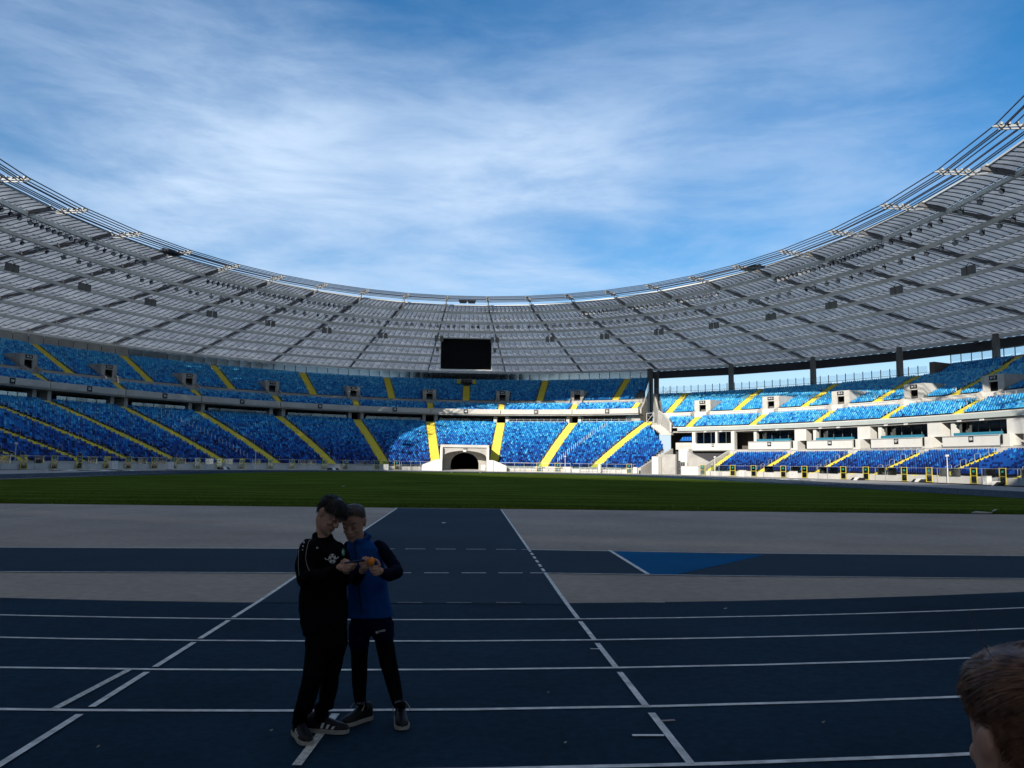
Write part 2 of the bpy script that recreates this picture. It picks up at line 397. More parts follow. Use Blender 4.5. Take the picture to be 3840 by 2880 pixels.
# steeplechase lane with the water jump slope
def lane_edge(pts): return [gpt(*p) for p in pts]
e1 = lane_edge([(0, 2054), (1110, 2058.5), (1970, 2062.5), (2700, 2075), (3838, 2085.5)]); e2 = lane_edge([(0, 2146), (1110, 2150.5), (2040, 2151), (2700, 2161), (3838, 2172)])
def ext(e):
    a = e[0]+(e[0]-e[1])*2.0; b = e[-1]+(e[-1]-e[-2])*1.2; return [a]+e+[b]
e1, e2 = ext(e1), ext(e2)
mb = MB(); mb.grid([[(p.x, p.y, .0055) for p in e1], [(p.x, p.y, .0055) for p in e2]])
sl = tag(mb.build('steeplechase_lane', lane_mat), kind='structure')
xl1, xr1 = lerp_runway(L, st0), lerp_runway(Q, st0); xl2, xr2 = lerp_runway(L, st1), lerp_runway(Q, st1)
def poly_line(e, x0, x1, wd=.05, m=line_mat):
    pts = [p for p in e]; xs = [p.x for p in pts]
    f = lambda x: float(np.interp(x, xs, [p.y for p in pts])); g = [x0]+[x for x in xs if x0 < x < x1]+[x1]
    for a, b in zip(g, g[1:]): strip('edge_line', (a, f(a)), (b, f(b)), wd, m, sl, .013, 2)
poly_line(e1, e1[0].x, xl1); poly_line(e2, e2[0].x, xl2); poly_line(e1, xr1-.15, e1[-1].x); poly_line(e2, xr2-.25, e2[-1].x)
for e, xa, xb, n in ((e1, xl1, xr1-.2, 6), (e2, xl2, xr2-.3, 6)):
    for i in range(n):
        a = xa+(xb-xa)*(i+.22)/n; poly_line(e, a, a+(xb-xa)/n*.66)
xs3 = (xl2+.6, xr2-.3)
for i in range(5):
    a = gpt(1120+i*185, 2262.5); strip('edge_line', (a.x, a.y), (a.x+.32, a.y), .02, line_worn, trk, .013, 1)
a = gpt(2420, 2261); strip('edge_line', (a.x, a.y), (a.x+.26, a.y-.01), .03, line_worn, trk, .013, 1)
tri = [gpt(2290, 2067.5), gpt(2868, 2083), gpt(2538, 2156), gpt(2432, 2155)]
mb = MB(); mb.poly([(p.x, p.y, .0095) for p in tri]); pj = mb.build('water_jump_slope', pit_mat, sl)
pstrip('edge_line', (2284, 2065), (2430, 2156), .075, parent=sl, dz=.016)
pstrip('kerb_edge', (2290, 2064.5), (2700, 2074), .06, mat('rusty_edge', (0.28, 0.22, 0.16), 0.8, noise=.5, nscale=12), sl, .017)
# odd lines on the grey rubber and the bend
for p, q, wd in (((0, 1952), (900, 1894), .045), ((0, 1918), (200, 1890.5), .045), ((205, 1932), (430, 1921), .03)):
    pstrip('painted_line', p, q, wd, line_worn, infield)
pstrip('painted_line', (488, 2514), (206, 2663), .056, line_worn, trk, .013)
pstrip('painted_line', (1258, 2684), (1112, 2879), .056, line_worn, trk, .015)
pstrip('painted_line', (2371, 2766), (2490, 2766), .036, line_mat, trk, .016)
pstrip('painted_line', (2478, 2712), (2531, 2709), .03, mat('faded_tape', (0.34, 0.27, 0.24), 0.8, noise=.3, nscale=40), trk, .017)
pstrip('painted_line', (2214, 2439), (2248, 2439), .026, line_mat, trk, .016)
# far javelin runway notch
for sx in (-1, 1):
    p = [(-2.1, 152.3), (-2.4, 156), (-4.5, 158)] if sx < 0 else [(3.0, 152.0), (3.2, 156), (5.2, 158)]
    for a, b in zip(p, p[1:]): strip('painted_line', a, b, .25, line_mat, pitch, .06, 1)
# litter: leaves, torn tape, paper
lit_mat = mat('pale_litter', (0.5, 0.5, 0.46), 0.8, noise=.2, nscale=30)
def scrap(p, ln, wd, rz, label, curl=.02, cat='litter'):
    P = gpt(*p); mb = MB(); n = 5; rows = []
    for i in range(n+1):
        k = i/n; ww = wd*math.sin(math.pi*(.12+.76*k)); x = (k-.5)*ln
        rows.append([(x, -ww/2, curl*k*k+.004), (x, 0, curl*k*k*1.3+.008), (x, ww/2, curl*k*k+.004)])
    mb.grid(rows); mb.grid([[(x, y, z+.002) for x, y, z in r] for r in rows])
    o = mb.build('litter_scrap', lit_mat); o.location = (P.x, P.y, P.z+.018); o.rotation_euler = (0, 0, rz); tag(o, label, cat, 'scraps lying on the rubber')
for p, ln, wd, lab in (((1017, 2754), .030, .012, 'small pale leaf on the blue track left of the standing pair'),
                       ((367, 2816), .022, .010, 'small pale leaf on the near blue track at lower left'),
                       ((2120, 2800), .025, .012, 'small pale scrap on the near blue track between the runway edges'),
                       ((2720, 2289), .07, .03, 'pale scrap on the blue track just beyond the grey rubber edge'),
                       ((3088, 2722), .028, .012, 'tiny scrap on the blue track right of the runway end'),
                       ((2056, 2609), .02, .01, 'tiny pale speck on the blue lane inside the runway')):
    scrap(p, ln*.65, wd*.7, random.uniform(-.3, .3), lab, .006)
scrap((1280, 1826), .45, .22, .2, 'white paper scrap on the grass behind the pair', .05)
P = gpt(3682, 1929); mb = MB()
mb.tube([(-.42, 0, .02), (-.2, .05, .03), (.1, -.03, .02), (.45, .04, .02)], [.02, .045, .04, .02], 7)
mb.tube([(.62, .3, .02), (.64, .25, .08), (.72, .22, .13), (.82, .25, .15)], [.02, .03, .03, .01], 7)
o = mb.build('plastic_sheet', lit_mat, smooth=True); o.location = (P.x, P.y, P.z+.05); tag(o, 'crumpled white plastic sheet at the edge of the lawn', 'plastic sheet')
# white tarpaulins left lying in front of the stands
tarp_mat = mat('white_tarpaulin', (0.66, 0.67, 0.68), 0.6, noise=.12, nscale=.6)
def tarp(a, b, dep, label):
    A, B = gpt(*a), gpt(*b); d = B-A; n = Vector((d.y, -d.x, 0)).normalized(); mb = MB(); rows = []
    for i in range(31):
        k = i/30; rows.append([tuple(A+d*k+n*(j-2)*dep/4*(.6+.4*math.sin(3.1*k*math.pi+1))+Vector((0, 0, .05+.12*abs(math.sin(9*k+j*1.7))*(.3+random.random()*.7)))) for j in range(5)])
    mb.grid(rows); mb.grid([[(x, y, z-.02) for x, y, z in r] for r in rows]); o = mb.build('tarpaulin', tarp_mat, smooth=True); return tag(o, label, 'tarpaulin')
tarp((165, 1765.5), (500, 1767), 2.2, 'long white tarpaulin crumpled on the paving before the left stand')
tarp((2890, 1798), (3060, 1803), 2.0, 'white tarpaulin on the sunlit paving before the right stand')
# ------------------------------------------------------------------ grandstands
def seat_material():
    m = bpy.data.materials.new('seat_plastic'); m.use_nodes = True; t = m.node_tree; b = t.nodes['Principled BSDF']
    a = t.nodes.new('ShaderNodeAttribute'); a.attribute_name = 'shade'; t.links.new(a.outputs['Color'], b.inputs['Base Color'])
    b.inputs['Roughness'].default_value = 0.6; b.inputs['Specular IOR Level'].default_value = 0.2
    return m
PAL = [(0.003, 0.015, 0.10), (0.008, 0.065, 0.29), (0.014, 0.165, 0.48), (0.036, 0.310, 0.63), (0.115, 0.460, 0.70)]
seat_mat = seat_material()
seat_mats = [mat('seat_plastic_%d' % i, c, 0.6, spec=0.2) for i, c in enumerate(PAL)]
# seat shell: lip, pan, back; local x along the row, y outwards, z up from the tread
_prof_f = [(.16, .36, .20), (.17, .43, .22), (.48, .41, .22), (.545, .60, .22), (.60, .82, .16)]
_prof_b = [(.18, .34, .20), (.20, .40, .22), (.51, .38, .22), (.585, .58, .22), (.64, .81, .16)]
def seat_template():
    v = []; f = []
    for y, z, wd in _prof_f: v += [(-wd, y, z), (wd, y, z)]
    k = len(v)
    for y, z, wd in _prof_b: v += [(-wd, y, z), (wd, y, z)]
    n = len(_prof_f)
    for i in range(n-1):
        a = 2*i; f += [(a, a+1, a+3, a+2), (k+a+2, k+a+3, k+a+1, k+a), (a, a+2, k+a+2, k+a), (a+1, k+a+1, k+a+3, a+3)]
    f += [(0, k, k+1, 1), (2*n-2, 2*n-1, k+2*n-1, k+2*n-2)]
    return np.array(v, float), np.array(f, int)
SV, SF = seat_template()
def seat_mesh(ci):
    me = bpy.data.meshes.new('seat'); me.from_pydata([tuple(p) for p in SV], [], [tuple(int(i) for i in q) for q in SF]); me.materials.append(seat_mats[ci]); return me
SEAT_ME = [seat_mesh(i) for i in range(5)]
class Seats:
    def __init__(s): s.p = []; s.a = []; s.c = []
    def add(s, P, rot, ci): s.p.append((P.x, P.y, P.z)); s.a.append(rot); s.c.append(ci)
    def build(s, parent, nbig=300):
        p = np.array(s.p); a = np.array(s.a); c = np.array(s.c)
        d = p-np.array(CAM_POS); zc = d@np.array(CF); x = 1920+FPX*(d@np.array(CR))/zc; y = 1440-FPX*(d@np.array(CU))/zc
        ok = (zc > 5) & (x > 5) & (x < 3835) & (y > 0) & (y < 2880)
        order = np.argsort(np.where(ok, zc, 1e9))[:nbig]
        for i in order: link('seat', SEAT_ME[c[i]], parent, tuple(p[i]), float(a[i]))
        keep = np.ones(len(p), bool); keep[order] = False; p, a, c = p[keep], a[keep], c[keep]
        n = len(p); ca, sa = np.cos(a)[:, None], np.sin(a)[:, None]
        jit = RNG.normal(0, .012, (n, 1))
        vx = SV[None, :, 0]; vy = SV[None, :, 1]+jit; vz = np.broadcast_to(SV[None, :, 2], (n, len(SV)))
        V = np.stack([vx*ca-vy*sa+p[:, 0:1], vx*sa+vy*ca+p[:, 1:2], vz+p[:, 2:3]], -1).reshape(-1, 3)
        F = (SF[None]+(np.arange(n)*len(SV))[:, None, None]).reshape(-1, 4)
        me = bpy.data.meshes.new('seats'); me.vertices.add(len(V)); me.vertices.foreach_set('co', V.ravel())
        me.loops.add(F.size); me.loops.foreach_set('vertex_index', F.ravel()); me.polygons.add(len(F))
        me.polygons.foreach_set('loop_start', np.arange(0, F.size, 4)); me.polygons.foreach_set('loop_total', np.full(len(F), 4))
        me.update(calc_edges=True)
        at = me.attributes.new('shade', 'FLOAT_COLOR', 'FACE')
        pal = np.array([(*q, 1) for q in PAL])[c]*RNG.uniform(.94, 1.06, (n, 1)); pal[:, 3] = 1
        at.data.foreach_set('color', np.repeat(pal, len(SF), 0).ravel()); me.materials.append(seat_mat); me.validate()
        o = link('seats', me, parent); o['kind'] = 'stuff'
        return n
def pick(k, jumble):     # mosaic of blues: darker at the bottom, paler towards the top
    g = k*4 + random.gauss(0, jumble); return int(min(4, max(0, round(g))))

def terrace(name, parent, o0, o1, z0, z1, n, t0, t1, m, dt=2.0):
    """stepped concrete; t0, t1 may be functions of the offset"""
    f0 = t0 if callable(t0) else (lambda o: t0); f1 = t1 if callable(t1) else (lambda o: t1)
    mb = MB(); k = max(2, int(abs(f1(o0)-f0(o0))/dt)); rows = []
    for i in range(n):
        oa = o0+(o1-o0)*i/n; ob = o0+(o1-o0)*(i+1)/n; z = z0+(z1-z0)*i/n
        for o, zz in ((oa, z), (ob, z)): rows.append([EP(o, f0(o)+(f1(o)-f0(o))*j/k, zz) for j in range(k+1)])
    rows.append([EP(o1, f0(o1)+(f1(o1)-f0(o1))*j/k, z1) for j in range(k+1)])
    mb.grid(rows); return mb.build(name, m, parent)
def band(name, parent, o0, o1, za, zb, t0, t1, m, dt=2.0, gap=0.0):
    """solid curved wall or slab between two offsets and two heights"""
    mb = MB(); k = max(1, int(abs(t1-t0)/dt)); ts = [t0+gap+(t1-t0-2*gap)*j/k for j in range(k+1)]
    ring = [[EP(o0, t, za) for t in ts], [EP(o1, t, za) for t in ts], [EP(o1, t, zb) for t in ts], [EP(o0, t, zb) for t in ts]]
    mb.grid(ring+[ring[0]])
    for j in (0, -1): mb.poly([r[j] for r in ring])
    return mb.build(name, m, parent)

sign_plate_me = None
def sign(parent, txt, o, t, z, wd, ht, fs, name='number_sign', off=.04):
    """black plate with white characters facing the arena"""
    mb = MB(); mb.box(-wd/2, wd/2, -.03, .0, -ht/2, ht/2); n = EN(o, t)
    P = EP(o, t, z)-n*off; rz = EROT(o, t)
    pl = mb.build(name, black_plate, parent, P, rz)
    q = link('lettering', text_mesh(txt, fs, white_ink), parent, P-n*.036); q.rotation_euler = (math.pi/2, 0, rz)
    return pl

def aisle(parent, spec, wd, m=yellow, rails=True):
    """yellow stair climbing a tier; spec = list of (o, t, z) per row"""
    mb = MB()
    for (oa, ta, za), (ob, tb, zb) in zip(spec, spec[1:]):
        for h in range(2):
            o0 = oa+(ob-oa)*h/2; o1 = oa+(ob-oa)*(h+1)/2; t = ta+(tb-ta)*(h+.5)/2
            zz = za+(zb-za)*(h+1)/2+.02; P = EP(o0, t); tg = EN(o0, t); tg = Vector((tg.y, -tg.x, 0)); n = EN(o0, t); d = o1-o0
            zb_ = za-.05
            c = [P-tg*wd/2, P+tg*wd/2, P+tg*wd/2+n*d, P-tg*wd/2+n*d]
            mb.hexa([Vector((q.x, q.y, zb_)) for q in c]+[Vector((q.x, q.y, zz)) for q in c])
    st = mb.build('aisle_stairs', m, parent)
    if rails:
        mb = MB()
        for i in range(1, len(spec)-1, 3):
            for s in (-1, 1):
                o, t, z = spec[i]; P = EP(o, t, z); n = EN(o, t); tg = Vector((n.y, -n.x, 0)); P = P+tg*s*(wd/2+.06)
                mb.tube([P, P+Vector((0, 0, 1.0)), P+n*.15+Vector((0, 0, 1.1)), P+n*.75+Vector((0, 0, 1.25)), P+n*.9+Vector((0, 0, 1.15)), P+n*.9], .03, 4)
        mb.build('handrails', steel, parent)['kind'] = 'stuff'
    return st

# ============ stand A: sweeps round the left side and the far end
SA = empty('grandstand', (0, EC+EB+24, 0)); tag(SA, 'long curved two-tier grandstand of mixed blue seats along the left side and far end', 'grandstand')
SA.location = (0, 0, 0)
T_L = -178.0
LOW = dict(o0=2.0, o1=26.0, z0=1.0, z1=12.4, n=28)
UP1 = dict(o0=24.6, o1=29.2, z0=15.35, z1=17.5, n=6)
UP2 = dict(o0=31.0, o1=46.0, z0=18.5, z1=25.5, n=17)
def low_end(o): return 34+.155*(o-2) if o <= 11 else 35.4-(o-11)*.44
def up_end(o): return 28.3-(o-24)*.077
row = lambda T, i: (T['o0']+(T['o1']-T['o0'])*i/T['n'], T['z0']+(T['z1']-T['z0'])*i/T['n'])
TUN = 5.35                                    # half angle kept free for the tunnel
def low_hole(o, t): return abs(t) < TUN and o < 12.4
terr = terrace('terrace', SA, 2.0, 12.3, 1.0, 1.0+11.4*10.3/24, 12, T_L, -TUN, terrace_mat)
terrace('terrace', SA, 2.0, 12.3, 1.0, 1.0+11.4*10.3/24, 12, TUN, low_end, terrace_mat)
terrace('terrace', SA, 12.3, 26.0, 1.0+11.4*10.3/24, 12.4, 16, T_L, low_end, terrace_mat)
LOW['n'] = 28
terrace('terrace', SA, **{k: UP1[k] for k in ('o0', 'o1', 'z0', 'z1', 'n')}, t0=T_L, t1=up_end, m=terrace_mat)
terrace('terrace', SA, **{k: UP2[k] for k in ('o0', 'o1', 'z0', 'z1', 'n')}, t0=T_L, t1=up_end, m=terrace_mat)
band('walkway', SA, 29.2, 31.0, 17.2, 17.5, T_L, 27.8, concrete)
band('walkway_wall', SA, 30.85, 31.02, 17.5, 18.62, T_L, 27.7, concrete)
band('top_walkway', SA, 46.0, 48.3, 25.2, 25.5, T_L, 26.6, concrete)
band('soffit', SA, 24.3, 40.0, 14.3, 14.6, T_L, 28.2, concrete)
band('concourse_floor', SA, 26.0, 38.0, 12.0, 12.4, T_L, 28.4, concrete)
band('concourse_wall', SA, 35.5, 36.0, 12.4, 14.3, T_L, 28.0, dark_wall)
band('rear_wall', SA, 48.3, 48.7, -0.3, 25.9, T_L, 26.4, concrete)
band('kerb_wall', SA, 1.6, 2.0, 0.0, 1.25, T_L, -TUN, concrete_pale); band('kerb_wall', SA, 1.6, 2.0, 0.0, 1.25, TUN, 33.8, concrete_pale)
# fascia panels
ts = []
for i in range(-21, 5): ts.append((i+.5)/2)
sgs = sorted({*[i/2.0 for i in range(-22, 5)]})
for a, b in zip(sgs, sgs[1:]):
    ta, tb = TS(a, 26), TS(b, 26)
    band('fascia_panel', SA, 23.95, 24.6, 14.6, 15.85, ta, min(tb, 28.2), concrete_pale, gap=.05)
band('fascia_panel', SA, 23.95, 24.6, 14.6, 15.85, T_L, TS(-11, 26), concrete_pale)
band('fascia_panel', SA, 23.95, 24.6, 14.6, 15.85, 23.56, 28.25, concrete_pale, gap=.03)
for s_, txt in ((0, '40'), (-1, '39'), (-2, '38'), (-3, '37'), (-4, '36'), (-5, '35'), (-6, '34'), (1, '01'), (2, '02')):
    sign(SA, txt, 23.95, TS(s_, 26) if s_ < 2 else 23.3, 15.22, 1.15, 1.05, .66)
rail_me = MB()
# seats and aisles
low_aisles = [s_+.5 for s_ in range(-11, 3)]; up2_aisles = list(range(-11, 3)); up1_aisles = [s_+.5 for s_ in range(-11, 2)]+[2.33]
VIEW_L = -86.0
def fill(seats, T, aisles, end, lo, hi, hw, jumble, skip=None, t0=VIEW_L, first=0, ts=TS):
    for i in range(first, T['n']):
        o, z = row(T, i); at = [(ts(s_, o)) for s_ in aisles]; te = end(o) if callable(end) else end
        t = t0 if not callable(t0) else t0(o)
        while True:
            ds = math.hypot((EA+o)*math.cos(R(t)), (EB+o)*math.sin(R(t))); t += math.degrees(.5/ds)
            if t > te-.25: break
            if any(abs(R(t-a))*ds < hw for a in at): continue
            if skip and skip(o, t, ds, i): continue
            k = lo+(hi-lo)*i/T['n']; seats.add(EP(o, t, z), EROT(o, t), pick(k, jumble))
seA = Seats()
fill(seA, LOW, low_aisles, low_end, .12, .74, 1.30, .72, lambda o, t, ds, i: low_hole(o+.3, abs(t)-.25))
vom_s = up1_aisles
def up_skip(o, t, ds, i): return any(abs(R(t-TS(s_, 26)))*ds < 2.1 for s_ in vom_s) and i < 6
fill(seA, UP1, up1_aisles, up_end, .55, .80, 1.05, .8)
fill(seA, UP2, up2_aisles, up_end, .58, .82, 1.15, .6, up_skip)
nA = seA.build(SA)
for s_ in low_aisles:
    if TS(s_, 26) < VIEW_L: continue
    i0 = 3 if abs(s_) == .5 else 0
    sp = [(row(LOW, i)[0], TS(s_, row(LOW, i)[0]), row(LOW, i)[1]) for i in range(i0, 29)]
    aisle(SA, sp, 2.1)
for s_ in up2_aisles:
    if TS(s_, 26) < VIEW_L: continue
    n = 17 if s_ != 0 else 12
    aisle(SA, [(row(UP2, i)[0], TS(s_, 26), row(UP2, i)[1]) for i in range(n+1)], 1.75)
for s_ in up1_aisles:
    if TS(s_, 26) < VIEW_L: continue
    t = TS(s_, 26) if s_ != 2.33 else 27.3
    aisle(SA, [(row(UP1, i)[0], t, row(UP1, i)[1]) for i in range(7)], 1.45)
# vomitories: concrete mouths with a number board
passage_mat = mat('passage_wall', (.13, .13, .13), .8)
def vomitory(parent, txt, t, o, z, wd=3.5, ht=3.9, dp=5.0, m=concrete):
    P = EP(o, t, z); rz = EROT(o, t); mb = MB()
    for s in (-1, 1):
        x0, x1 = sorted((s*wd/2, s*(wd/2-.22)))
        mb.hexa([(x0, -1.7, 0), (x1, -1.7, 0), (x1, dp, 0), (x0, dp, 0), (x0, -1.7, 1.0), (x1, -1.7, 1.0), (x1, dp, ht+.1), (x0, dp, ht+.1)])
        mb.hexa([(x0, .2, 1.0), (x1, .2, 1.0), (x1, dp, 1.0), (x0, dp, 1.0), (x0, .2, ht), (x1, .2, ht), (x1, dp, ht+.08), (x0, dp, ht+.08)])
    mb.box(-wd/2+.22, wd/2-.22, .25, .55, ht-1.1, ht)             # lintel
    for s in (-1, 1): x0, x1 = sorted((s*(wd/2-.22), s*.85)); mb.box(x0, x1, .27, .53, 0, ht-1.102)   # jambs
    mb.box(-wd/2+.22, wd/2-.22, .55, dp, ht-.2, ht)               # roof slab
    v = mb.build('vomitory', m, parent, P, rz)
    mb = MB(); mb.box(-wd/2+.23, wd/2-.23, dp-.2, dp-.05, 0, ht-.25); mb.box(-wd/2+.23, -wd/2+.3, .7, dp-.3, 0, ht-.3)
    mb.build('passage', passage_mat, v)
    mb = MB(); mb.box(-.75, .75, .17, .25, ht-.85, ht-.15); mb.build('number_sign', black_plate, v)
    q = link('lettering', text_mesh(txt, .5, white_ink), v, (0, .163, ht-.5)); q.rotation_euler = (math.pi/2, 0, 0)
    for s in (-1, 1): mb = MB(); mb.box(s*.45-.35, s*.45+.35, dp-.24, dp-.205, .1, 1.9); mb.build('door', white_panel, v)   # doors at the back of the passage
    return v
for s_ in vom_s[:-1]:
    t = TS(s_, 26)
    if t < VIEW_L: continue
    k = int(round(s_-.5)); num = 40+k if k < 0 else (40 if k == 0 else k)
    num = {0: 40, 1: 1}.get(k, 40+k)
    vomitory(SA, '%02d G' % num, t, 31.0, 17.5)
# special box at the top of the middle aisle
mb = MB(); mb.box(-1.5, 1.5, -.4, 1.2, 0, 1.3); cb_ = mb.build('commentary_box', dark_wall, SA, EP(42.0, 0, 24.4), 0)
mb = MB()
for s in (-1, 1): mb.box(s*2.2-.5, s*2.2+.5, -.4, 1.0, -.2, 1.0)
mb.build('side_steps', yellow, cb_)
mb = MB(); [mb.box(-1.4+.4*i, -1.36+.4*i, -.5, -.45, .1, 1.0) for i in range(8)]; mb.box(-1.5, 1.5, -.5, -.44, 1.0, 1.06); mb.build('handrails', steel, cb_)['kind'] = 'stuff'
# walkway handrail
def railing(parent, o, z, t0, t1, h=1.0, dp=2.0, m=steel, bars=2, name='railing'):
    mb = MB(); n = max(2, int(abs(t1-t0)*R(1)*(EB+o)/dp))
    pts = [EP(o, t0+(t1-t0)*i/n, z) for i in range(n+1)]
    for p in pts: mb.tube([p, p+Vector((0, 0, h))], .035, 4, caps=False)
    for b in range(bars): mb.tube([p+Vector((0, 0, h*(1-b*.45))) for p in pts], .03, 4, caps=False)
    o = mb.build(name, m, parent); o['kind'] = 'stuff'; return o
vb = [VIEW_L]+[TS(s_, 26) for s_ in vom_s if VIEW_L < TS(s_, 26) < 28]+[27.4]
for a, b in zip(vb, vb[1:]): railing(SA, 29.4, 17.5, a+1.1, b-1.1)
# glass and concrete panels closing the back above the top row
back_glass = glass('back_glass', (0.55, 0.62, 0.66), 0.22, .12)
step = 1.45; t = -88.0; i = 0
while t < 26.4:
    blk = (i//5) % 4
    m_ = concrete if (t < -40 and blk in (0, 1, 3)) else back_glass
    band('back_panel', SA, 48.1, 48.2, 25.9, 27.9, t, min(t+step, 26.5), m_, gap=.04); t += step; i += 1
band('back_panel', SA, 48.1, 48.2, 25.9, 27.9, T_L, -88, concrete)
# concourse: piers beside the aisle heads and glass screens between them
for s_ in low_aisles:
    t = TS(s_, 26)
    if t < VIEW_L or t > 28: continue
    mb = MB(); mb.box(-2.0, -1.15, 0, 3.0, 0, 1.92); mb.build('pier', concrete_pale, SA, EP(26.4, t, 12.4), EROT(26.4, t))
    mb = MB(); mb.box(1.15, 2.0, 0, 3.0, 0, 1.92); mb.build('pier', concrete_pale, SA, EP(26.4, t, 12.4), EROT(26.4, t))
al = [TS(s_, 26) for s_ in low_aisles if TS(s_, 26) > VIEW_L]
for i, (a, b) in enumerate(zip(al, al[1:])):
    b = min(b, 28.3); n = 5
    for j in range(n): band('screen_panel', SA, 26.35, 26.4, 12.5, 13.5, a+1.5+(b-a-3)*j/n, a+1.5+(b-a-3)*(j+1)/n, fence_glass, gap=.04)
    if a > 4: band('top_row_wall', SA, 25.9, 26.2, 12.2, 12.85, a+1.45, b-1.45, white_panel)
# right end of stand A: raking glass wall, side wall and outer column
mb = MB(); pts = [(48.2, 27.9, 25.6), (46, 27.2, 25.5), (40, 24.9, 22.7), (34, 22.1, 19.9), (31, 20.4, 18.5)]
for (oa, za, ba), (ob, zb, bb) in zip(pts, pts[1:]):
    mb.poly([EP(oa, up_end(oa)+.35, za), EP(ob, up_end(ob)+.35, zb), EP(ob, up_end(ob)+.35, bb), EP(oa, up_end(oa)+.35, ba)])
    mbp = MB(); mbp.tube([EP(oa, up_end(oa)+.35, ba-1.6), EP(oa, up_end(oa)+.35, za+.05)], .06, 5); mbp.build('screen_post', steel_dark, SA)
mb.build('screen_panel', back_glass, SA)
mb = MB()
prof = [(24.3, 14.6), (24.3, 15.6), (29.2, 17.6), (31, 18.6), (46, 25.5), (48.5, 25.9), (48.5, 17.0), (40, 13.0)]
mb.poly([EP(o, up_end(o)+.12, z) for o, z in prof]); mb.poly([EP(o, up_end(o)+.38, z) for o, z in prof])
for (oa, za), (ob, zb) in zip(prof, prof[1:]+prof[:1]): mb.poly([EP(oa, up_end(oa)+.12, za), EP(ob, up_end(ob)+.12, zb), EP(ob, up_end(ob)+.38, zb), EP(oa, up_end(oa)+.38, za)])
mb.build('end_wall', concrete, SA)
for o_, t_ in ((41, 27.3), (48.0, 27.3)):
    mb = MB(); mb.box(-.55, .55, -.55, .55, -.3, 27.6); mb.build('column', mat('dark_concrete', (.12, .12, .12), .8, noise=.2, nscale=.5), SA, EP(o_, t_), EROT(o_, t_))
mb = MB(); mb.box(-2.2, 1.6, -.6, 4.0, 12.3, 14.3); mb.build('pier', concrete, SA, EP(27, 27.2, 0), EROT(27, 27.2))
# corner stair linking the concourse with the right-hand stand
mb = MB()
for i in range(9):
    z = 12.2-i*.28; P0 = EP(24.5-i*.95, 30.4+i*.62); n = EN(24, 31); tg = Vector((n.y, -n.x, 0))
    c = [P0-tg*.2, P0+tg*1.5, P0+tg*1.5+n*2.2, P0-tg*.2+n*2.2]; mb.hexa([Vector((q.x, q.y, z-.55)) for q in c]+[Vector((q.x, q.y, z)) for q in c])
mb.build('corner_stair', concrete, SA)
mb = MB(); g0 = EP(25.2, 29.3, 12.4); g1 = EP(24.3, 30.6, 12.4)
for a, b in (((g0), (g0+Vector((0, 0, 2.2)))), (g1, g1+Vector((0, 0, 2.2))), (g0+Vector((0, 0, 2.2)), g1+Vector((0, 0, 2.2))), (g0, g1+Vector((0, 0, 2.2))), (g0+Vector((0, 0, .1)), g1+Vector((0, 0, .1)))): mb.beam(a, b, .09, .09)
mb.build('stair_gate', white_steel, SA)

# wheelchair places on the top row beside the far end
for s0, s1 in ((.62, 1.38), (1.62, 2.3)):
    for j in range(9):
        t = TS(s0, 26)+(min(TS(s1, 26), 27)-TS(s0, 26))*(j+.5)/9; link('seat', SEAT_ME[3], SA, EP(26.6, t, 12.55), EROT(26.6, t))
    railing(SA, 26.25, 12.85, TS(s0, 26), min(TS(s1, 26), 27.4), .8, 2.2, white_steel, 2)

# ---- sloping divider of white posts in the block beside the aisles
def post_row(parent, s_a, s_b, name='divider_post'):
    for i in range(2, 26, 1):
        o, z = row(LOW, i); k = i/26; t = TS(s_a+(s_b-s_a)*k, o)
        mb = MB(); mb.tube([(0, 0, .1), (0, 0, 1.45)], .05, 5); mb.build(name, white_steel, parent, EP(o+.25, t, z))
post_row(SA, -3.95, -4.12); post_row(SA, 1.72, 2.02)

# ---- tunnel under the far end
TY = EC+EB-2.2
tun = SA
def arch(xc, hw, ht, n=24): return [(xc-hw*math.cos(math.pi*i/n), ht*math.sin(math.pi*i/n)**.9) for i in range(n+1)]
def arch_wall(name, y, x0, x1, z1, hw, ht, base, dp, m, xc=0.0):
    """wall slab with an arched opening"""
    mb = MB(); ap = arch(xc, hw, ht-base); ap = [(x, z+base) for x, z in ap]
    for yy in (y, y+dp):
        for (xa, za), (xb, zb) in zip(ap, ap[1:]): mb.poly([(xa, yy, za), (xb, yy, zb), (xb, yy, z1), (xa, yy, z1)])
        mb.poly([(x0, yy, 0), (xc-hw, yy, 0), (xc-hw, yy, z1), (x0, yy, z1)]); mb.poly([(xc+hw, yy, 0), (x1, yy, 0), (x1, yy, z1), (xc+hw, yy, z1)])
    for (xa, za), (xb, zb) in zip(ap, ap[1:]): mb.poly([(xa, y, za), (xb, y, zb), (xb, y+dp, zb), (xa, y+dp, za)])
    mb.poly([(x0, y, z1), (x1, y, z1), (x1, y+dp, z1), (x0, y+dp, z1)])
    for x in (x0, x1): mb.poly([(x, y, 0), (x, y+dp, 0), (x, y+dp, z1), (x, y, z1)])
    for x in (xc-hw, xc+hw): mb.poly([(x, y, 0), (x, y+dp, 0), (x, y+dp, base), (x, y, base)])
    return mb.build(name, m, SA)
portal = arch_wall('tunnel_portal', TY+1.6, -5.05, 5.05, 5.35, 5.0, 4.6, 3.0, .8, concrete)
arch_wall('tunnel_mouth', TY+6.2, -5.0, 5.0, 5.0, 3.35, 4.25, 1.2, 4.0, concrete)
mb = MB(); mb.box(-5.6, 5.6, TY+1.2, TY+13.0, 5.35, 5.95); mb.build('portal_parapet', concrete_pale, SA)
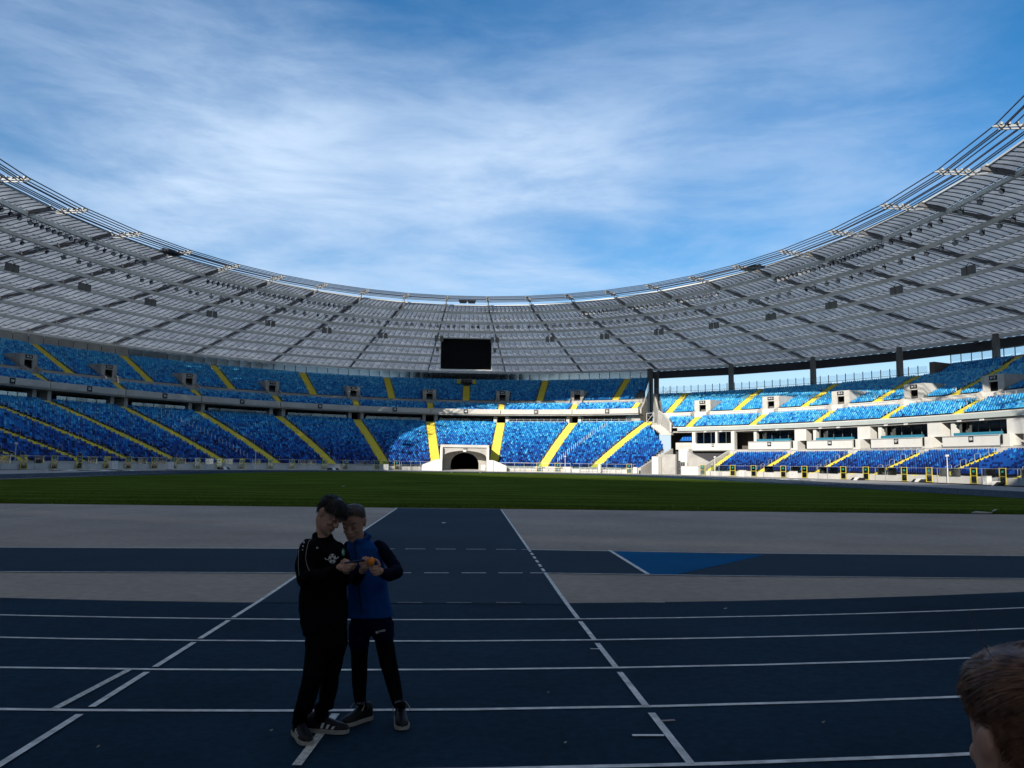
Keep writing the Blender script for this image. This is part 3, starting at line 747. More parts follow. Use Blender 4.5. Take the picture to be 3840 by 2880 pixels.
mb = MB(); mb.box(-6.6, -5.06, TY-.6, TY+13, 0, 2.5); mb.box(-5.6, -5.06, TY+.6, TY+13, 2.5, 5.34); mb.build('wing_wall', white_panel, SA)
mb = MB(); mb.box(5.06, 6.6, TY-.6, TY+13, 0, 2.5); mb.box(5.06, 5.6, TY+.6, TY+13, 2.5, 5.34); mb.build('wing_wall', white_panel, SA)
for s in (-1, 1):
    mb = MB(); x0, x1 = sorted((s*6.61, s*9.6)); zz = (1.25, 2.5) if s < 0 else (2.5, 1.25)
    mb.hexa([(x0, TY-.4, 0), (x1, TY-.4, 0), (x1, TY+.2, 0), (x0, TY+.2, 0), (x0, TY-.4, zz[0]), (x1, TY-.4, zz[1]), (x1, TY+.2, zz[1]), (x0, TY+.2, zz[0])]); mb.build('wing_wall', white_panel, SA)
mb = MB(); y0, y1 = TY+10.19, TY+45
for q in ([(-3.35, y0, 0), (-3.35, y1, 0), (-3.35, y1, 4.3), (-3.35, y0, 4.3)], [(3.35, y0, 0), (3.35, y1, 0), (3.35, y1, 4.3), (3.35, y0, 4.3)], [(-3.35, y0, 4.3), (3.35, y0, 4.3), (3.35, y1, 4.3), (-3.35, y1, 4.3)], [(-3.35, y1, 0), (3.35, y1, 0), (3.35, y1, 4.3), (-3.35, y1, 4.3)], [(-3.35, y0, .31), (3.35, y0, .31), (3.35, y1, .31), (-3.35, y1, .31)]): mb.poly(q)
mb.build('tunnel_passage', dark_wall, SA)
mb = MB(); mb.poly([(-5, TY-1, .02), (5, TY-1, .02), (5, TY+10, .3), (-5, TY+10, .3)]); mb.build('tunnel_floor', concrete_pale, SA)
mb = MB(); mb.box(-.35, .35, TY+1.2, TY+1.55, 4.35, 4.75); mb.build('tunnel_lamp', white_steel, SA)
q = link('lettering', text_mesh('1:03', .6, black_plate), SA, (.05, TY+1.18, 5.1)); q.rotation_euler = (math.pi/2, 0, 0)
mb = MB(); mb.box(3.9, 4.9, TY+4.4, TY+5.2, .1, 1.4); mb.build('cabinet', white_panel, SA)

# ============ stand B: the right-hand stand with the box level
SB = empty('grandstand'); tag(SB, 'right-hand grandstand of blue seats with a row of glazed boxes and numbered white balconies', 'grandstand')
BL = dict(o0=2.0, o1=11.6, z0=.95, z1=4.4, n=12); B1 = dict(o0=13.6, o1=19.2, z0=10.35, z1=12.9, n=7); B2 = dict(o0=21.4, o1=35.2, z0=14.2, z1=19.9, n=16)
T_R = 178.0
b1_start = lambda o: 36-(o-13.5)*.42; b2_start = lambda o: 32.1-(o-22)*.225
terrace('terrace', SB, BL['o0'], BL['o1'], BL['z0'], BL['z1'], BL['n'], 45.2, T_R, terrace_mat)
terrace('terrace', SB, B1['o0'], B1['o1'], B1['z0'], B1['z1'], B1['n'], b1_start, T_R, terrace_mat)
terrace('terrace', SB, B2['o0'], B2['o1'], B2['z0'], B2['z1'], B2['n'], b2_start, T_R, terrace_mat)
# the main block further round climbs higher
B3 = dict(o0=35.2, o1=40.2, z0=19.9, z1=22.2, n=6)
terrace('terrace', SB, B3['o0'], B3['o1'], B3['z0'], B3['z1'], B3['n'], 63.6, T_R, terrace_mat)
band('side_wall', SB, 35.2, 40.6, 14.0, 22.6, 63.1, 63.6, mat('brown_concrete', (.16, .13, .11), .85, noise=.2, nscale=.6))
band('walkway', SB, 19.2, 21.4, 12.6, 12.9, 33.4, T_R, concrete); band('walkway_wall', SB, 21.25, 21.42, 12.9, 14.3, 32.4, T_R, white_panel)
band('rear_wall', SB, 35.2, 35.8, 14, 20.2, 28.9, 63.3, concrete); band('rear_wall', SB, 40.2, 40.8, 14, 22.6, 63.4, T_R, concrete)
band('soffit', SB, 13.2, 36.0, 9.2, 9.5, 36.2, T_R, concrete)
band('slab_edge', SB, 12.8, 13.6, 9.52, 10.25, 37.0, T_R, mat('pale_green_metal', (.42, .46, .44), .5, noise=.06, nscale=.4))
band('slab_lip', SB, 12.95, 13.7, 10.25, 10.42, 36.2, T_R, white_panel)
band('outer_wall', SB, 36.0, 36.5, -.3, 14.0, 31, T_R, concrete)
band('box_floor', SB, 12.9, 20.0, 5.15, 5.4, 45.4, T_R, concrete)
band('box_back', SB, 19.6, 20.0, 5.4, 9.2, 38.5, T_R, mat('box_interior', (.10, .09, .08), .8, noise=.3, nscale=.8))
band('low_back_wall', SB, 12.2, 12.5, 4.0, 5.15, 45.2, T_R, concrete_pale)
band('kerb_wall', SB, 1.6, 2.0, 0, 1.0, 45.4, T_R, concrete_pale)
bl_ai = [46.3+8.55*i for i in range(7)]; b2_ai = [33.5, 43.6, 53.0, 62.0, 70.6, 79.0, 87.4]; b1_ai = [38.6, 48.45, 57.65, 66.3, 74.6, 83.0, 91.4]
VIEW_R = 93.0
ident = lambda s_, o: s_
seB = Seats()
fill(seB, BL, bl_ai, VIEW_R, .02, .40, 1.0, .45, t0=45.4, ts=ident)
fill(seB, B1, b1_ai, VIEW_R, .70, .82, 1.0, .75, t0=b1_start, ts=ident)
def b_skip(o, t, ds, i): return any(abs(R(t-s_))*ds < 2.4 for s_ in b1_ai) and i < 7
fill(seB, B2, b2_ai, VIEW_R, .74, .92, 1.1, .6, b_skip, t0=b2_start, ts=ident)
fill(seB, B3, [70.0], VIEW_R, .6, .75, 1.1, .6, t0=63.8, ts=ident)
nB = seB.build(SB)
for a in bl_ai:
    if a < VIEW_R: aisle(SB, [(row(BL, i)[0], a, row(BL, i)[1]) for i in range(13)], 1.7)
for a in b1_ai:
    if a < VIEW_R: aisle(SB, [(row(B1, i)[0], a, row(B1, i)[1]) for i in range(8)], 1.6)
for a in b2_ai:
    if a < VIEW_R: aisle(SB, [(row(B2, i)[0], a-.02*i, row(B2, i)[1]) for i in range(17)], 1.7)
aisle(SB, [(row(B3, i)[0], 70.2, row(B3, i)[1]) for i in range(7)], 1.7)
for i, a in enumerate(b1_ai[:5]): vomitory(SB, '%02d G' % (3+i), a, 21.3, 12.9, 4.2, 4.1, 6.2, concrete_pale)
for a, b in zip([33.6]+b1_ai[:6], b1_ai[:6]+[93]): railing(SB, 19.35, 12.9, a+1.2, b-1.2, 1.0, 1.8)
# boxes: dark windows behind a white balcony front with padded blue rails
cush = mat('blue_cushion', (0.03, 0.19, 0.28), 0.5)
frame_m = mat('grey_frame', (.12, .125, .13), .5)
bx = [42.7+8.45*i for i in range(7)]
for i, tc in enumerate(bx):
    num = 4+i; closed = (i == 0)
    ta, tb = tc-3.05, tc+3.05
    if not closed:
        band('balcony_front', SB, 12.75, 13.0, 5.25, 7.0, ta, tb, white_panel, gap=.02)
        band('balcony_trim', SB, 12.68, 12.745, 5.32, 5.42, ta, tb, steel); band('balcony_trim', SB, 12.68, 12.745, 6.86, 6.96, ta, tb, steel)
        band('padded_rail', SB, 12.9, 13.5, 7.0, 7.45, ta+1.2, tc+.55, cush); band('padded_rail', SB, 12.9, 13.5, 7.0, 7.45, tc+.75, tb-.05, cush)
        sign(SB, '%02d' % num, 12.75, tc+.1, 6.45, .95, .95, .62)
        sign(SB, '', 12.2, tb+.55, 6.3, .4, 1.3, .2)
        band('side_return', SB, 12.4, 15.0, 5.2, 7.0, tb+.25, tb+1.2, white_panel); band('side_return', SB, 13.2, 15.0, 7.0, 9.2, tb+.5, tb+2.1, white_panel)
        band('box_pier', SB, 13.6, 14.6, 7.0, 9.2, ta+.55, ta+.95, white_panel)
    else:
        band('balcony_front', SB, 12.75, 13.0, 5.25, 6.7, ta-.1, tb, white_panel); sign(SB, '04', 12.75, tc, 6.3, .6, .6, .5)
        for s in (-1, 1): band('box_pier', SB, 12.8, 14.0, 5.2, 9.2, tc+s*3.05-.25, tc+s*3.05+.25, white_panel)
        band('box_pier', SB, 13.0, 14.0, 6.7, 9.2, tc+.3, tc+.6, white_panel); band('box_floor', SB, 12.9, 20, 5.1, 5.24, ta, tb+.5, concrete)
    n = 5; fo = 13.3 if closed else 15.2
    for j in range(n):
        a = ta+.3+(tb-ta-.3)*j/n; b = ta+.3+(tb-ta-.3)*(j+1)/n
        band('window_pane', SB, fo, fo+.04, 6.7 if closed else 5.5, 9.15, a, b, dark_glass, gap=.04)
        mb = MB(); mb.box(-.05, .05, -.05, .08, 5.45 if not closed else 6.7, 9.18); mb.build('window_frame', frame_m, SB, EP(fo, a), EROT(fo, a))
    mb = MB()
    for j in range(3): mb.box(-3+2.2*j, -1.6+2.2*j, 0, .6, 5.45, 6.9+.15*(j % 2))
    mb.build('box_furniture', mat('pale_furniture', (.3, .28, .25), .7), SB, EP(17.3, tc), EROT(17.3, tc))
    for k in (-1.2, 1.2):
        mb = MB(); mb.hexa([(-.32, -.16, -.16), (.32, -.16, -.16), (.32, .16, -.1), (-.32, .16, -.1), (-.3, -.14, .08), (.3, -.14, .08), (.3, .16, .12), (-.3, .16, .12)])
        mb.build('soffit_lamp', white_steel, SB, EP(12.9, tc+k, 9.3), EROT(13, tc+k))
# wheelchair row on the low tier in front of box 07
for j in range(9):
    t = 64.6+7.0*j/9; link('seat', SEAT_ME[2], SB, EP(11.7, t, 4.4), EROT(11.7, t))
railing(SB, 11.65, 4.35, 64.2, 72, 1.0, 1.4)
for j in range(4): t = 58.9+2.2*j/4; link('seat', SEAT_ME[3], SB, EP(20.2, t, 12.9), EROT(20, t))
# glass fence with dark posts along the top of the stand
def top_fence(o, z, t0, t1):
    n = int((t1-t0)*R(1)*120/2.05)
    for i in range(n):
        a = t0+(t1-t0)*i/n; b = t0+(t1-t0)*(i+1)/n
        band('fence_pane', SB, o, o+.03, z+.35, z+1.75, a, b, top_glass, gap=.02)
        mb = MB(); mb.box(-.06, .06, -.06, .06, 0, 2.0); mb.build('fence_post', steel_dark, SB, EP(o+.05, a, z), EROT(o, a))
top_glass = glass('clear_fence_glass', (.93, .96, .97), .0)
top_fence(35.5, 20.2, 29.0, 62.8); top_fence(40.5, 22.6, 63.6, 92)
railing(SB, 35.35, 20.2, 29.2, 63, .5, 3, steel_dark, 1)
# columns carrying the roof
col_m = mat('column_concrete', (.20, .195, .185), .8, noise=.2, nscale=.4)
for t_ in (37.7, 47.8, 57.3, 66.5, 75.8, 85):
    mb = MB(); mb.hexa([(-.72, -.6, 0), (.72, -.6, 0), (.72, .6, 0), (-.72, .6, 0), (-.48, -.5, 27.2), (.48, -.5, 27.2), (.48, .5, 27.2), (-.48, .5, 27.2)])
    mb.box(-.4, .4, -.4, .4, 27.2, 28.0); mb.build('column', col_m, SB, EP(45, t_), EROT(45, t_))
# left end of stand B: stepped side wall with glass, and the entrance block below
mb = MB(); prof = [(13.4, 9.4), (13.4, 11.4), (19.2, 13.8), (21.4, 14.9), (35.2, 20.4), (36, 20.4), (36, 12.0), (22, 9.4)]
fst = lambda o: (b1_start(o) if o < 20.5 else b2_start(max(o, 21.4)))-.15
mb.poly([EP(o, fst(o), z) for o, z in prof]); mb.poly([EP(o, fst(o)-.3, z) for o, z in prof])
for (oa, za), (ob, zb) in zip(prof, prof[1:]+prof[:1]): mb.poly([EP(oa, fst(oa), za), EP(ob, fst(ob), zb), EP(ob, fst(ob)-.3, zb), EP(oa, fst(oa)-.3, za)])
mb.build('end_wall', concrete_pale, SB)
for i in range(9):
    oa = 21.6+13.4*i/9; ob = 21.6+13.4*(i+1)/9; za = 14.9+5.4*i/9; zb = 14.9+5.4*(i+1)/9
    mb = MB(); mb.poly([EP(oa, fst(oa)-.2, za), EP(ob, fst(ob)-.2, zb), EP(ob, fst(ob)-.2, zb+1.5), EP(oa, fst(oa)-.2, za+1.5)]); mb.build('fence_pane', top_glass, SB)
    mb = MB(); mb.tube([EP(oa, fst(oa)-.2, za-.1), EP(oa, fst(oa)-.2, za+1.75)], .06, 5); mb.build('fence_post', steel_dark, SB)
mb = MB()
for i in range(7):                                   # flight of steps under the corner
    P0 = EP(13.2+i*.9, 35.9-i*.5, 9.3+i*.35); n = EN(16, 35); tg = Vector((n.y, -n.x, 0)); c = [P0-tg*2.6, P0, P0+n*.95, P0-tg*2.6+n*.95]
    mb.hexa([q-Vector((0, 0, .6)) for q in c]+[q for q in c])
mb.build('corner_stair', concrete_pale, SB)
# entrance: ramp walls, white piers, gate
mb = MB(); a0, a1 = EP(0.2, 34.2), EP(12.0, 36.2); n = EN(5, 35); tg = Vector((n.y, -n.x, 0))*.5
mb.hexa([a0, a0+tg, a1+tg, a1, a0+Vector((0, 0, 1.3)), a0+tg+Vector((0, 0, 1.3)), a1+tg+Vector((0, 0, 5.6)), a1+Vector((0, 0, 5.6))]); mb.build('ramp_wall', concrete, SB)
def ebox(name, o, t, x0, x1, y0, y1, z0, z1, m=concrete): mb = MB(); mb.box(x0, x1, y0, y1, z0, z1); return mb.build(name, m, SB, EP(o, t), EROT(o, t))
ebox('entrance_pier', 1.0, 36.9, -.8, .8, 0, 1.2, 0, 3.7, white_panel)
ebox('entrance_wall', 2.2, 38.6, -2.4, 2.0, .2, .7, 0, 4.2, concrete)
ebox('entrance_block', 6.0, 40.2, -1.3, 1.2, 0, 1.5, 2.6, 5.4, white_panel)
ebox('entrance_pier', 4.5, 40.2, 1.1, 1.5, 0, .4, 0, 2.6, white_panel); ebox('entrance_pier', 4.5, 40.2, -1.5, -1.1, 0, .4, 0, 2.6, white_panel)
mb = MB(); mb.hexa([(-2.0, 0, 0), (4.4, 0, 0), (4.4, .5, 0), (-2.0, .5, 0), (-2.0, 0, 4.9), (4.4, 0, 2.3), (4.4, .5, 2.3), (-2.0, .5, 4.9)]); mb.build('retaining_wall', concrete, SB, EP(5.2, 42.4), EROT(5.2, 42.4))
mb = MB(); a0, a1 = EP(1.4, 44.6), EP(12.4, 45.3); n = EN(5, 45); tg = Vector((n.y, -n.x, 0))*.45
mb.hexa([a0, a0+tg, a1+tg, a1, a0+Vector((0, 0, 1.4)), a0+tg+Vector((0, 0, 1.4)), a1+tg+Vector((0, 0, 5.3)), a1+Vector((0, 0, 5.3))]); mb.build('ramp_wall', concrete_pale, SB)
band('undercroft', SB, 14, 14.5, 0, 5.1, 36.4, 45.2, dark_wall); band('entrance_floor', SB, 1.0, 14, -.2, .02, 34.6, 45.0, plaza_mat)
for j in range(9):
    for i in range(3): link('seat', SEAT_ME[1+(i+j) % 2], SB, EP(13.2+i*.8, 37.3+j*.21, 7.0+i*.4), EROT(14, 38))
ebox('seat_plinth', 12.6, 38.3, -2.6, 2.6, .3, 3.5, 5.4, 6.95, concrete_pale)
mb = MB()
for i in range(5): mb.tube([(-1.0+.5*i, 0, .05), (-1.0+.5*i, 0, 2.4)], .03, 4)
for z in (.1, 1.2, 2.4): mb.tube([(-1, 0, z), (1, 0, z)], .035, 4)
mb.build('entrance_gate', steel, SB, EP(4.4, 40.2), EROT(4.4, 40.2))
# ------------------------------------------------------------------ roof: spoked ring of translucent panels
ZI, ZO = 36.6, 28.5
def rib_ends(k):
    t = R(9*k); Pi = Vector((60*math.sin(t), 95+85*math.cos(t), ZI)); n = Vector((85*math.sin(t), 60*math.cos(t), 0)).normalized()
    a, b = 120.0, 149.0
    A = (n.x/a)**2+(n.y/b)**2; B = 2*(Pi.x*n.x/a**2+(Pi.y-95)*n.y/b**2); C = (Pi.x/a)**2+((Pi.y-95)/b)**2-1
    L_ = (-B+math.sqrt(B*B-4*A*C))/(2*A); Po = Pi+n*L_; Po.z = ZO
    return Pi, Po
def rp(k, u, dz=0.0): a, b = rib_ends(k); p = a+(b-a)*u; p.z += dz; return p
def bay(k0, v, u, dz=0.0):                       # ruled surface between rib k0 and rib k0+1
    return rp(k0, u, dz)*(1-v)+rp(k0+1, u, dz)*v
US = [0.0, .055, .155, .27, .38, .505, .635, .77, .92, 1.0]
def panel_material():
    m = bpy.data.materials.new('polycarbonate_panel'); m.use_nodes = True; t = m.node_tree; t.nodes.clear()
    o = t.nodes.new('ShaderNodeOutputMaterial'); df = t.nodes.new('ShaderNodeBsdfDiffuse'); tr = t.nodes.new('ShaderNodeBsdfTranslucent')
    gl = t.nodes.new('ShaderNodeBsdfGlossy'); gl.inputs['Roughness'].default_value = .28
    mx = t.nodes.new('ShaderNodeMixShader'); mx.inputs[0].default_value = PANEL_TR; m2_ = t.nodes.new('ShaderNodeMixShader'); m2_.inputs[0].default_value = .10
    tc = t.nodes.new('ShaderNodeTexCoord'); mp = t.nodes.new('ShaderNodeMapping'); mp.inputs['Scale'].default_value = (.5, .5, .5)
    nz = t.nodes.new('ShaderNodeTexNoise'); nz.inputs['Scale'].default_value = .9; nz.inputs['Detail'].default_value = 5
    rp_ = t.nodes.new('ShaderNodeValToRGB'); rp_.color_ramp.elements[0].color = (.60, .62, .65, 1); rp_.color_ramp.elements[1].color = (.82, .84, .86, 1)
    rp_.color_ramp.elements[0].position = .3; rp_.color_ramp.elements[1].position = .7
    t.links.new(tc.outputs['Object'], mp.inputs[0]); t.links.new(mp.outputs[0], nz.inputs['Vector']); t.links.new(nz.outputs['Fac'], rp_.inputs[0])
    t.links.new(rp_.outputs[0], df.inputs[0]); t.links.new(rp_.outputs[0], tr.inputs[0])
    t.links.new(df.outputs[0], mx.inputs[1]); t.links.new(tr.outputs[0], mx.inputs[2]); t.links.new(mx.outputs[0], m2_.inputs[1]); t.links.new(gl.outputs[0], m2_.inputs[2])
    t.links.new(m2_.outputs[0], o.inputs[0]); return m
PANEL_TR = 0.68
panel_mat = panel_material()
RF = empty('stadium_roof'); tag(RF, 'ring-shaped stadium roof of translucent grey panels on dark radial ribs', 'roof')
ribs = [i+.5 for i in range(-20, 20)]
vis = lambda k: -10.2 < k < 11.6
for k in ribs:                                     # radial ribs: box chord with a cable chord below
    mb = MB(); a = rp(k, -.012, -.34); b = rp(k, 1.0, -.34); mb.beam(a, b, .26, .40)
    mb.tube([rp(k, 0, -.72), rp(k, 1, -.72)], .06, 5); [mb.beam(rp(k, u_, -.5), rp(k, u_, -.74), .12, .12) for u_ in US[1:-1]]
    mb.build('rib', rib_mat, RF)
NP = 11
cand = []; mbs = MB(); bar_rest = MB()
for k in ribs:
    for r in range(9):
        u0, u1 = US[r], US[r+1]
        if vis(k):
            mb = MB(); n = 3                                                   # purlin under the outer edge of this strip
            if r < 8:
                for j in range(1): dz_ = -.98 if r else -.52; mb.beam(bay(k, .0, u1, dz_), bay(k, 1.0, u1, dz_), .46, .56)
                mb.build('purlin', purlin_mat, RF)
        for j in range(NP):
            g = .012; v0 = (j+g*2)/NP if True else 0; v1 = (j+1-g*2)/NP
            P = bay(k, (v0+v1)/2, (u0+u1)/2); cand.append((k, r, j, v0, v1, P))
def panel_geo(mb, k, r, v0, v1):
    u0, u1 = US[r]+.0012, US[r+1]-.0012; bul = .22 if r > 0 else .10; top = []; bot = []
    for i in range(5):
        s = i/4; u = u0+(u1-u0)*s; h = bul*math.sin(math.pi*s); top.append([bay(k, v0, u, h), bay(k, v1, u, h)]); bot.append([bay(k, v0, u, h-.06), bay(k, v1, u, h-.06)])
    mb.grid(bot); mb.grid(top)
    mb.poly([bot[0][0], bot[0][1], top[0][1], top[0][0]]); mb.poly([bot[-1][0], bot[-1][1], top[-1][1], top[-1][0]])
def score(c):
    x, y, zc = pix(c[5])
    return zc if (zc > 0 and 0 < x < 3840 and 0 < y < 2880) else 1e9
cand.sort(key=score)
for i, c in enumerate(cand):
    if i < 300: mb = MB(); panel_geo(mb, c[0], c[1], c[3], c[4]); mb.build('roof_panel', panel_mat, RF)
    else: panel_geo(mbs, c[0], c[1], c[3], c[4])
o = mbs.build('roof_panels', panel_mat, RF); o['kind'] = 'stuff'
bar_m = mat('glazing_bar', (.17, .17, .175), .5, metal=.2)
mb = MB()
for k in ribs:                                     # glazing bars covering the joints
    for r in range(9):
        for j in range(NP+1):
            v = j/NP; u0, u1 = US[r], US[r+1]; bul = .22 if r > 0 else .10
            pts = [bay(k, v, u0+(u1-u0)*s/3, bul*math.sin(math.pi*s/3)-.10) for s in range(4)]
            for a, b in zip(pts, pts[1:]): mb.beam(a, b, .12, .10)
        if vis(k):                                 # small brackets along each purlin
            for j in range(NP): p = bay(k, (j+.5)/NP, US[r+1]-.004, -.12); q = bay(k, (j+.9)/NP, US[r+1]-.004, -.12); mb.beam(p, q, .08, .10)
mb.build('glazing_bars', bar_m, RF)['kind'] = 'stuff'
for k in ribs:                                     # inner gutter and outer ring girder
    mb = MB(); mb.beam(bay(k, 0, 0, .06), bay(k, 1, 0, .06), .20, .22); mb.build('edge_gutter', white_steel, RF)
    mb = MB(); a, b = bay(k, 0, 1.005, -1.1), bay(k, 1, 1.005, -1.1); mb.beam(a, b, 1.0, 2.0); mb.build('ring_girder', steel_dark, RF)
# tension cables and their cast clamps
def cab(t, da, dz=0): return Vector(((56.2+da)*math.sin(R(t)), 95+(82+da)*math.cos(R(t)), 37.5-1.6*math.sin(R(t))**2+dz))
for i, (da, dz) in enumerate(((-1.9, .25), (-1.0, .25), (-.1, .25), (.9, .25), (1.9, .25), (-1.4, -.3), (0.3, -.3), (1.5, -.3))):
    for k in (ribs if True else ()):
        if not (-11 < k < 12) and i not in (0, 4): continue
    mb = MB(); mb.tube([cab(9*k, da, dz) for k in ribs]+[cab(9*ribs[0], da, dz)], .075, 6, caps=False); mb.build('tension_cable', cable_mat, RF)
for k in ribs:
    t = 9*k; c = cab(t, 0); n = (rp(k, 1)-rp(k, 0)); n.z = 0; n.normalize(); tg = Vector((n.y, -n.x, 0)); mb = MB()
    mb.beam(c-n*1.9, c+n*1.9, .22, .22); mb.beam(c-n*1.7+Vector((0, 0, -.3)), c+n*1.6+Vector((0, 0, -.3)), .14, .14)
    for da in (-1.5, -.75, 0, .75, 1.5): mb.beam(c+n*da-tg*.3+Vector((0, 0, .22)), c+n*da+tg*.3+Vector((0, 0, .22)), .22, .24)
    mb.tube([c-n*2.3, c-n*1.7], [.04, .2], 6); mb.tube([c+n*1.7, c+n*2.6], [.2, .06], 6)
    mb.build('cable_clamp', clamp_steel, RF)
    mb = MB(); e = rp(k, 0, .1)
    mb.tube([c+n*1.8, e+n*1.0+Vector((0, 0, .3))], .055, 5); mb.tube([c+n*1.6+Vector((0, 0, -.4)), e+Vector((0, 0, -.9))], .09, 5)
    mb.box(e.x-.35, e.x+.35, e.y-.3, e.y+.3, e.z-.1, e.z+.12); mb.build('hanger', clamp_steel, RF)

# catwalk lights on the cable ring
def ring_lamp(t, label):
    c = cab(t, 0); rz = math.atan2(-(rp(t/9, 1)-rp(t/9, 0)).x, (rp(t/9, 1)-rp(t/9, 0)).y); mb = MB()
    for s in (-1, 1): mb.hexa([(s*.95-.85, -1.2, -.45), (s*.95+.85, -1.2, -.45), (s*.95+.85, 1.2, -.45), (s*.95-.85, 1.2, -.45), (s*.95-.7, -1.0, -.75), (s*.95+.7, -1.0, -.75), (s*.95+.7, 1.0, -.75), (s*.95-.7, 1.0, -.75)])
    mb.box(-1.9, 1.9, -.1, .1, -.45, -.2); o = mb.build('cable_lamp', steel_dark, None, c, rz); tag(o, label, 'lamp', 'lamps slung under the tension cables')
ring_lamp(-60.5, 'dark twin lamp slung under the cables at upper left'); ring_lamp(0, 'pale twin lamp slung under the cables above the screen'); ring_lamp(60.5, 'dark twin lamp slung under the cables at upper right')

# ------------------------------------------------------------------ floodlights hung from the first two purlins
fl_m = mat('floodlight_black', (.022, .022, .025), .45, metal=.2); lens_m = mat('floodlight_glass', (.42, .44, .46), .08, spec=.8)
def flood_mesh():
    mb = MB(); n = 12
    prof = [(.0, .42), (.0, .46), (.30, .46), (.52, .30), (.62, .12)]
    rings = [[(r_*math.cos(2*math.pi*i/n), y, r_*math.sin(2*math.pi*i/n)) for i in range(n)] for y, r_ in prof]
    mb.grid(rings, 0, closed=True); b0 = len(mb.v); mb.v += [(.42*math.cos(2*math.pi*i/n), .015, .42*math.sin(2*math.pi*i/n)) for i in range(n)]; mb.f.append(tuple(range(b0, b0+n))); mb.m.append(1)
    mb.poly([(.12*math.cos(2*math.pi*i/n), .62, .12*math.sin(2*math.pi*i/n)) for i in range(n)])
    return mb.mesh('floodlight', [fl_m, lens_m])
FLM = flood_mesh()
mb = MB(); mb.beam((-.52, .2, 0), (-.52, .2, .7), .06, .08); mb.beam((.52, .2, 0), (.52, .2, .7), .06, .08); mb.beam((-.55, .2, .7), (.55, .2, .7), .08, .06); mb.beam((0, .2, .7), (0, .2, 1.0), .1, .1)
BRM = mb.mesh('bracket', fl_m)
def flood(k0, v, u, tilt, yaw, label, group):
    p = bay(k0, v, u, -2.0 if u > .1 else -1.55); d = rp(k0+v, 1)-rp(k0+v, 0); rz = math.atan2(-d.x, d.y)
    o = link('floodlight', FLM, None, p); o.scale = (.74, .74, .74); o.rotation_euler = (tilt, 0, rz+yaw); tag(o, label, 'floodlight', group)
    b = link('bracket', BRM, o); b.rotation_euler = (-tilt, 0, 0)
ORD = ['first', 'second', 'third', 'fourth', 'fifth', 'sixth', 'seventh', 'eighth', 'ninth', 'tenth', 'eleventh', 'twelfth', 'thirteenth', 'fourteenth', 'fifteenth']
def bay_name(k):
    b = int(round(k+.5)); return 'bay above the screen' if b == 0 else '%s bay %s of screen' % (ORD[abs(b)-1], 'right' if b > 0 else 'left')
r1 = {-9.5: 7, -8.5: 11, -7.5: 7, -5.5: 10, -4.5: 10, -3.5: 9, -2.5: 0, 2.5: 11, 3.5: 10, 4.5: 8, 6.5: 12, 7.5: 14, 8.5: 6, 9.5: 3}
r2 = {k: (5 if abs(k) > 3 else 6) for k in [i+.5 for i in range(-10, 11)]}
for k, n in r1.items():
    for j in range(n):
        lab = '%s floodlight from the left under the innermost roof beam, %s' % (ORD[j], bay_name(k))
        flood(k, (j+.7)/(n+.4), US[1], R(38)+random.gauss(0, .06), random.choice((-.5, 0, .1, .5))+random.gauss(0, .08), lab, 'floodlights under the innermost roof beam')
for k, n in r2.items():
    for j in range(n):
        v = (j+.6)/(n+.2)+random.uniform(-.04, .04); lab = '%s floodlight from the left under the second roof beam, %s' % (ORD[j], bay_name(k))
        flood(k, v, US[2], R(40)+random.gauss(0, .1), random.gauss(0, .5), lab, 'floodlights under the second roof beam')
# ------------------------------------------------------------------ loudspeaker clusters on the ribs
sp_m = mat('speaker_grey', (.20, .20, .19), .6, noise=.15, nscale=3)
def speaker_cluster(k, label):
    p = rp(k, .30, -2.3); d = rp(k, 1)-rp(k, 0); rz = math.atan2(-d.x, d.y); e = empty('loudspeaker_cluster', p, rz); e.scale = (.72, .72, .72); tag(e, label, 'loudspeakers', 'loudspeaker clusters hung from the roof ribs')
    for s in (-1, 1):
        mb = MB(); x = s*.95; w0, w1 = .62, .42
        mb.hexa([(x-w0, -.55, -.95), (x+w0, -.55, -.95), (x+w1, .6, -.8), (x-w1, .6, -.8), (x-w0*.85, -.75, .75), (x+w0*.85, -.75, .75), (x+w1, .5, .8), (x-w1, .5, .8)])
        c = mb.build('speaker_cabinet', sp_m, e); c.rotation_euler = (0, 0, -s*.25)
    mb = MB(); mb.beam((-1.5, 0, .9), (1.5, 0, .9), .14, .14); mb.beam((-1.2, 0, .9), (-.2, 0, 1.7), .1, .1); mb.beam((1.2, 0, .9), (.2, 0, 1.7), .1, .1); mb.build('hanging_frame', fl_m, e)
names = ['first', 'second', 'third', 'fourth', 'fifth', 'sixth', 'seventh', 'eighth', 'ninth', 'tenth']
for i in range(9): speaker_cluster(-.5-i, 'grey loudspeaker pair on the %s roof rib left of the screen' % names[i])
for i in range(9): speaker_cluster(.5+i, 'grey loudspeaker pair on the %s roof rib right of the screen' % names[i])

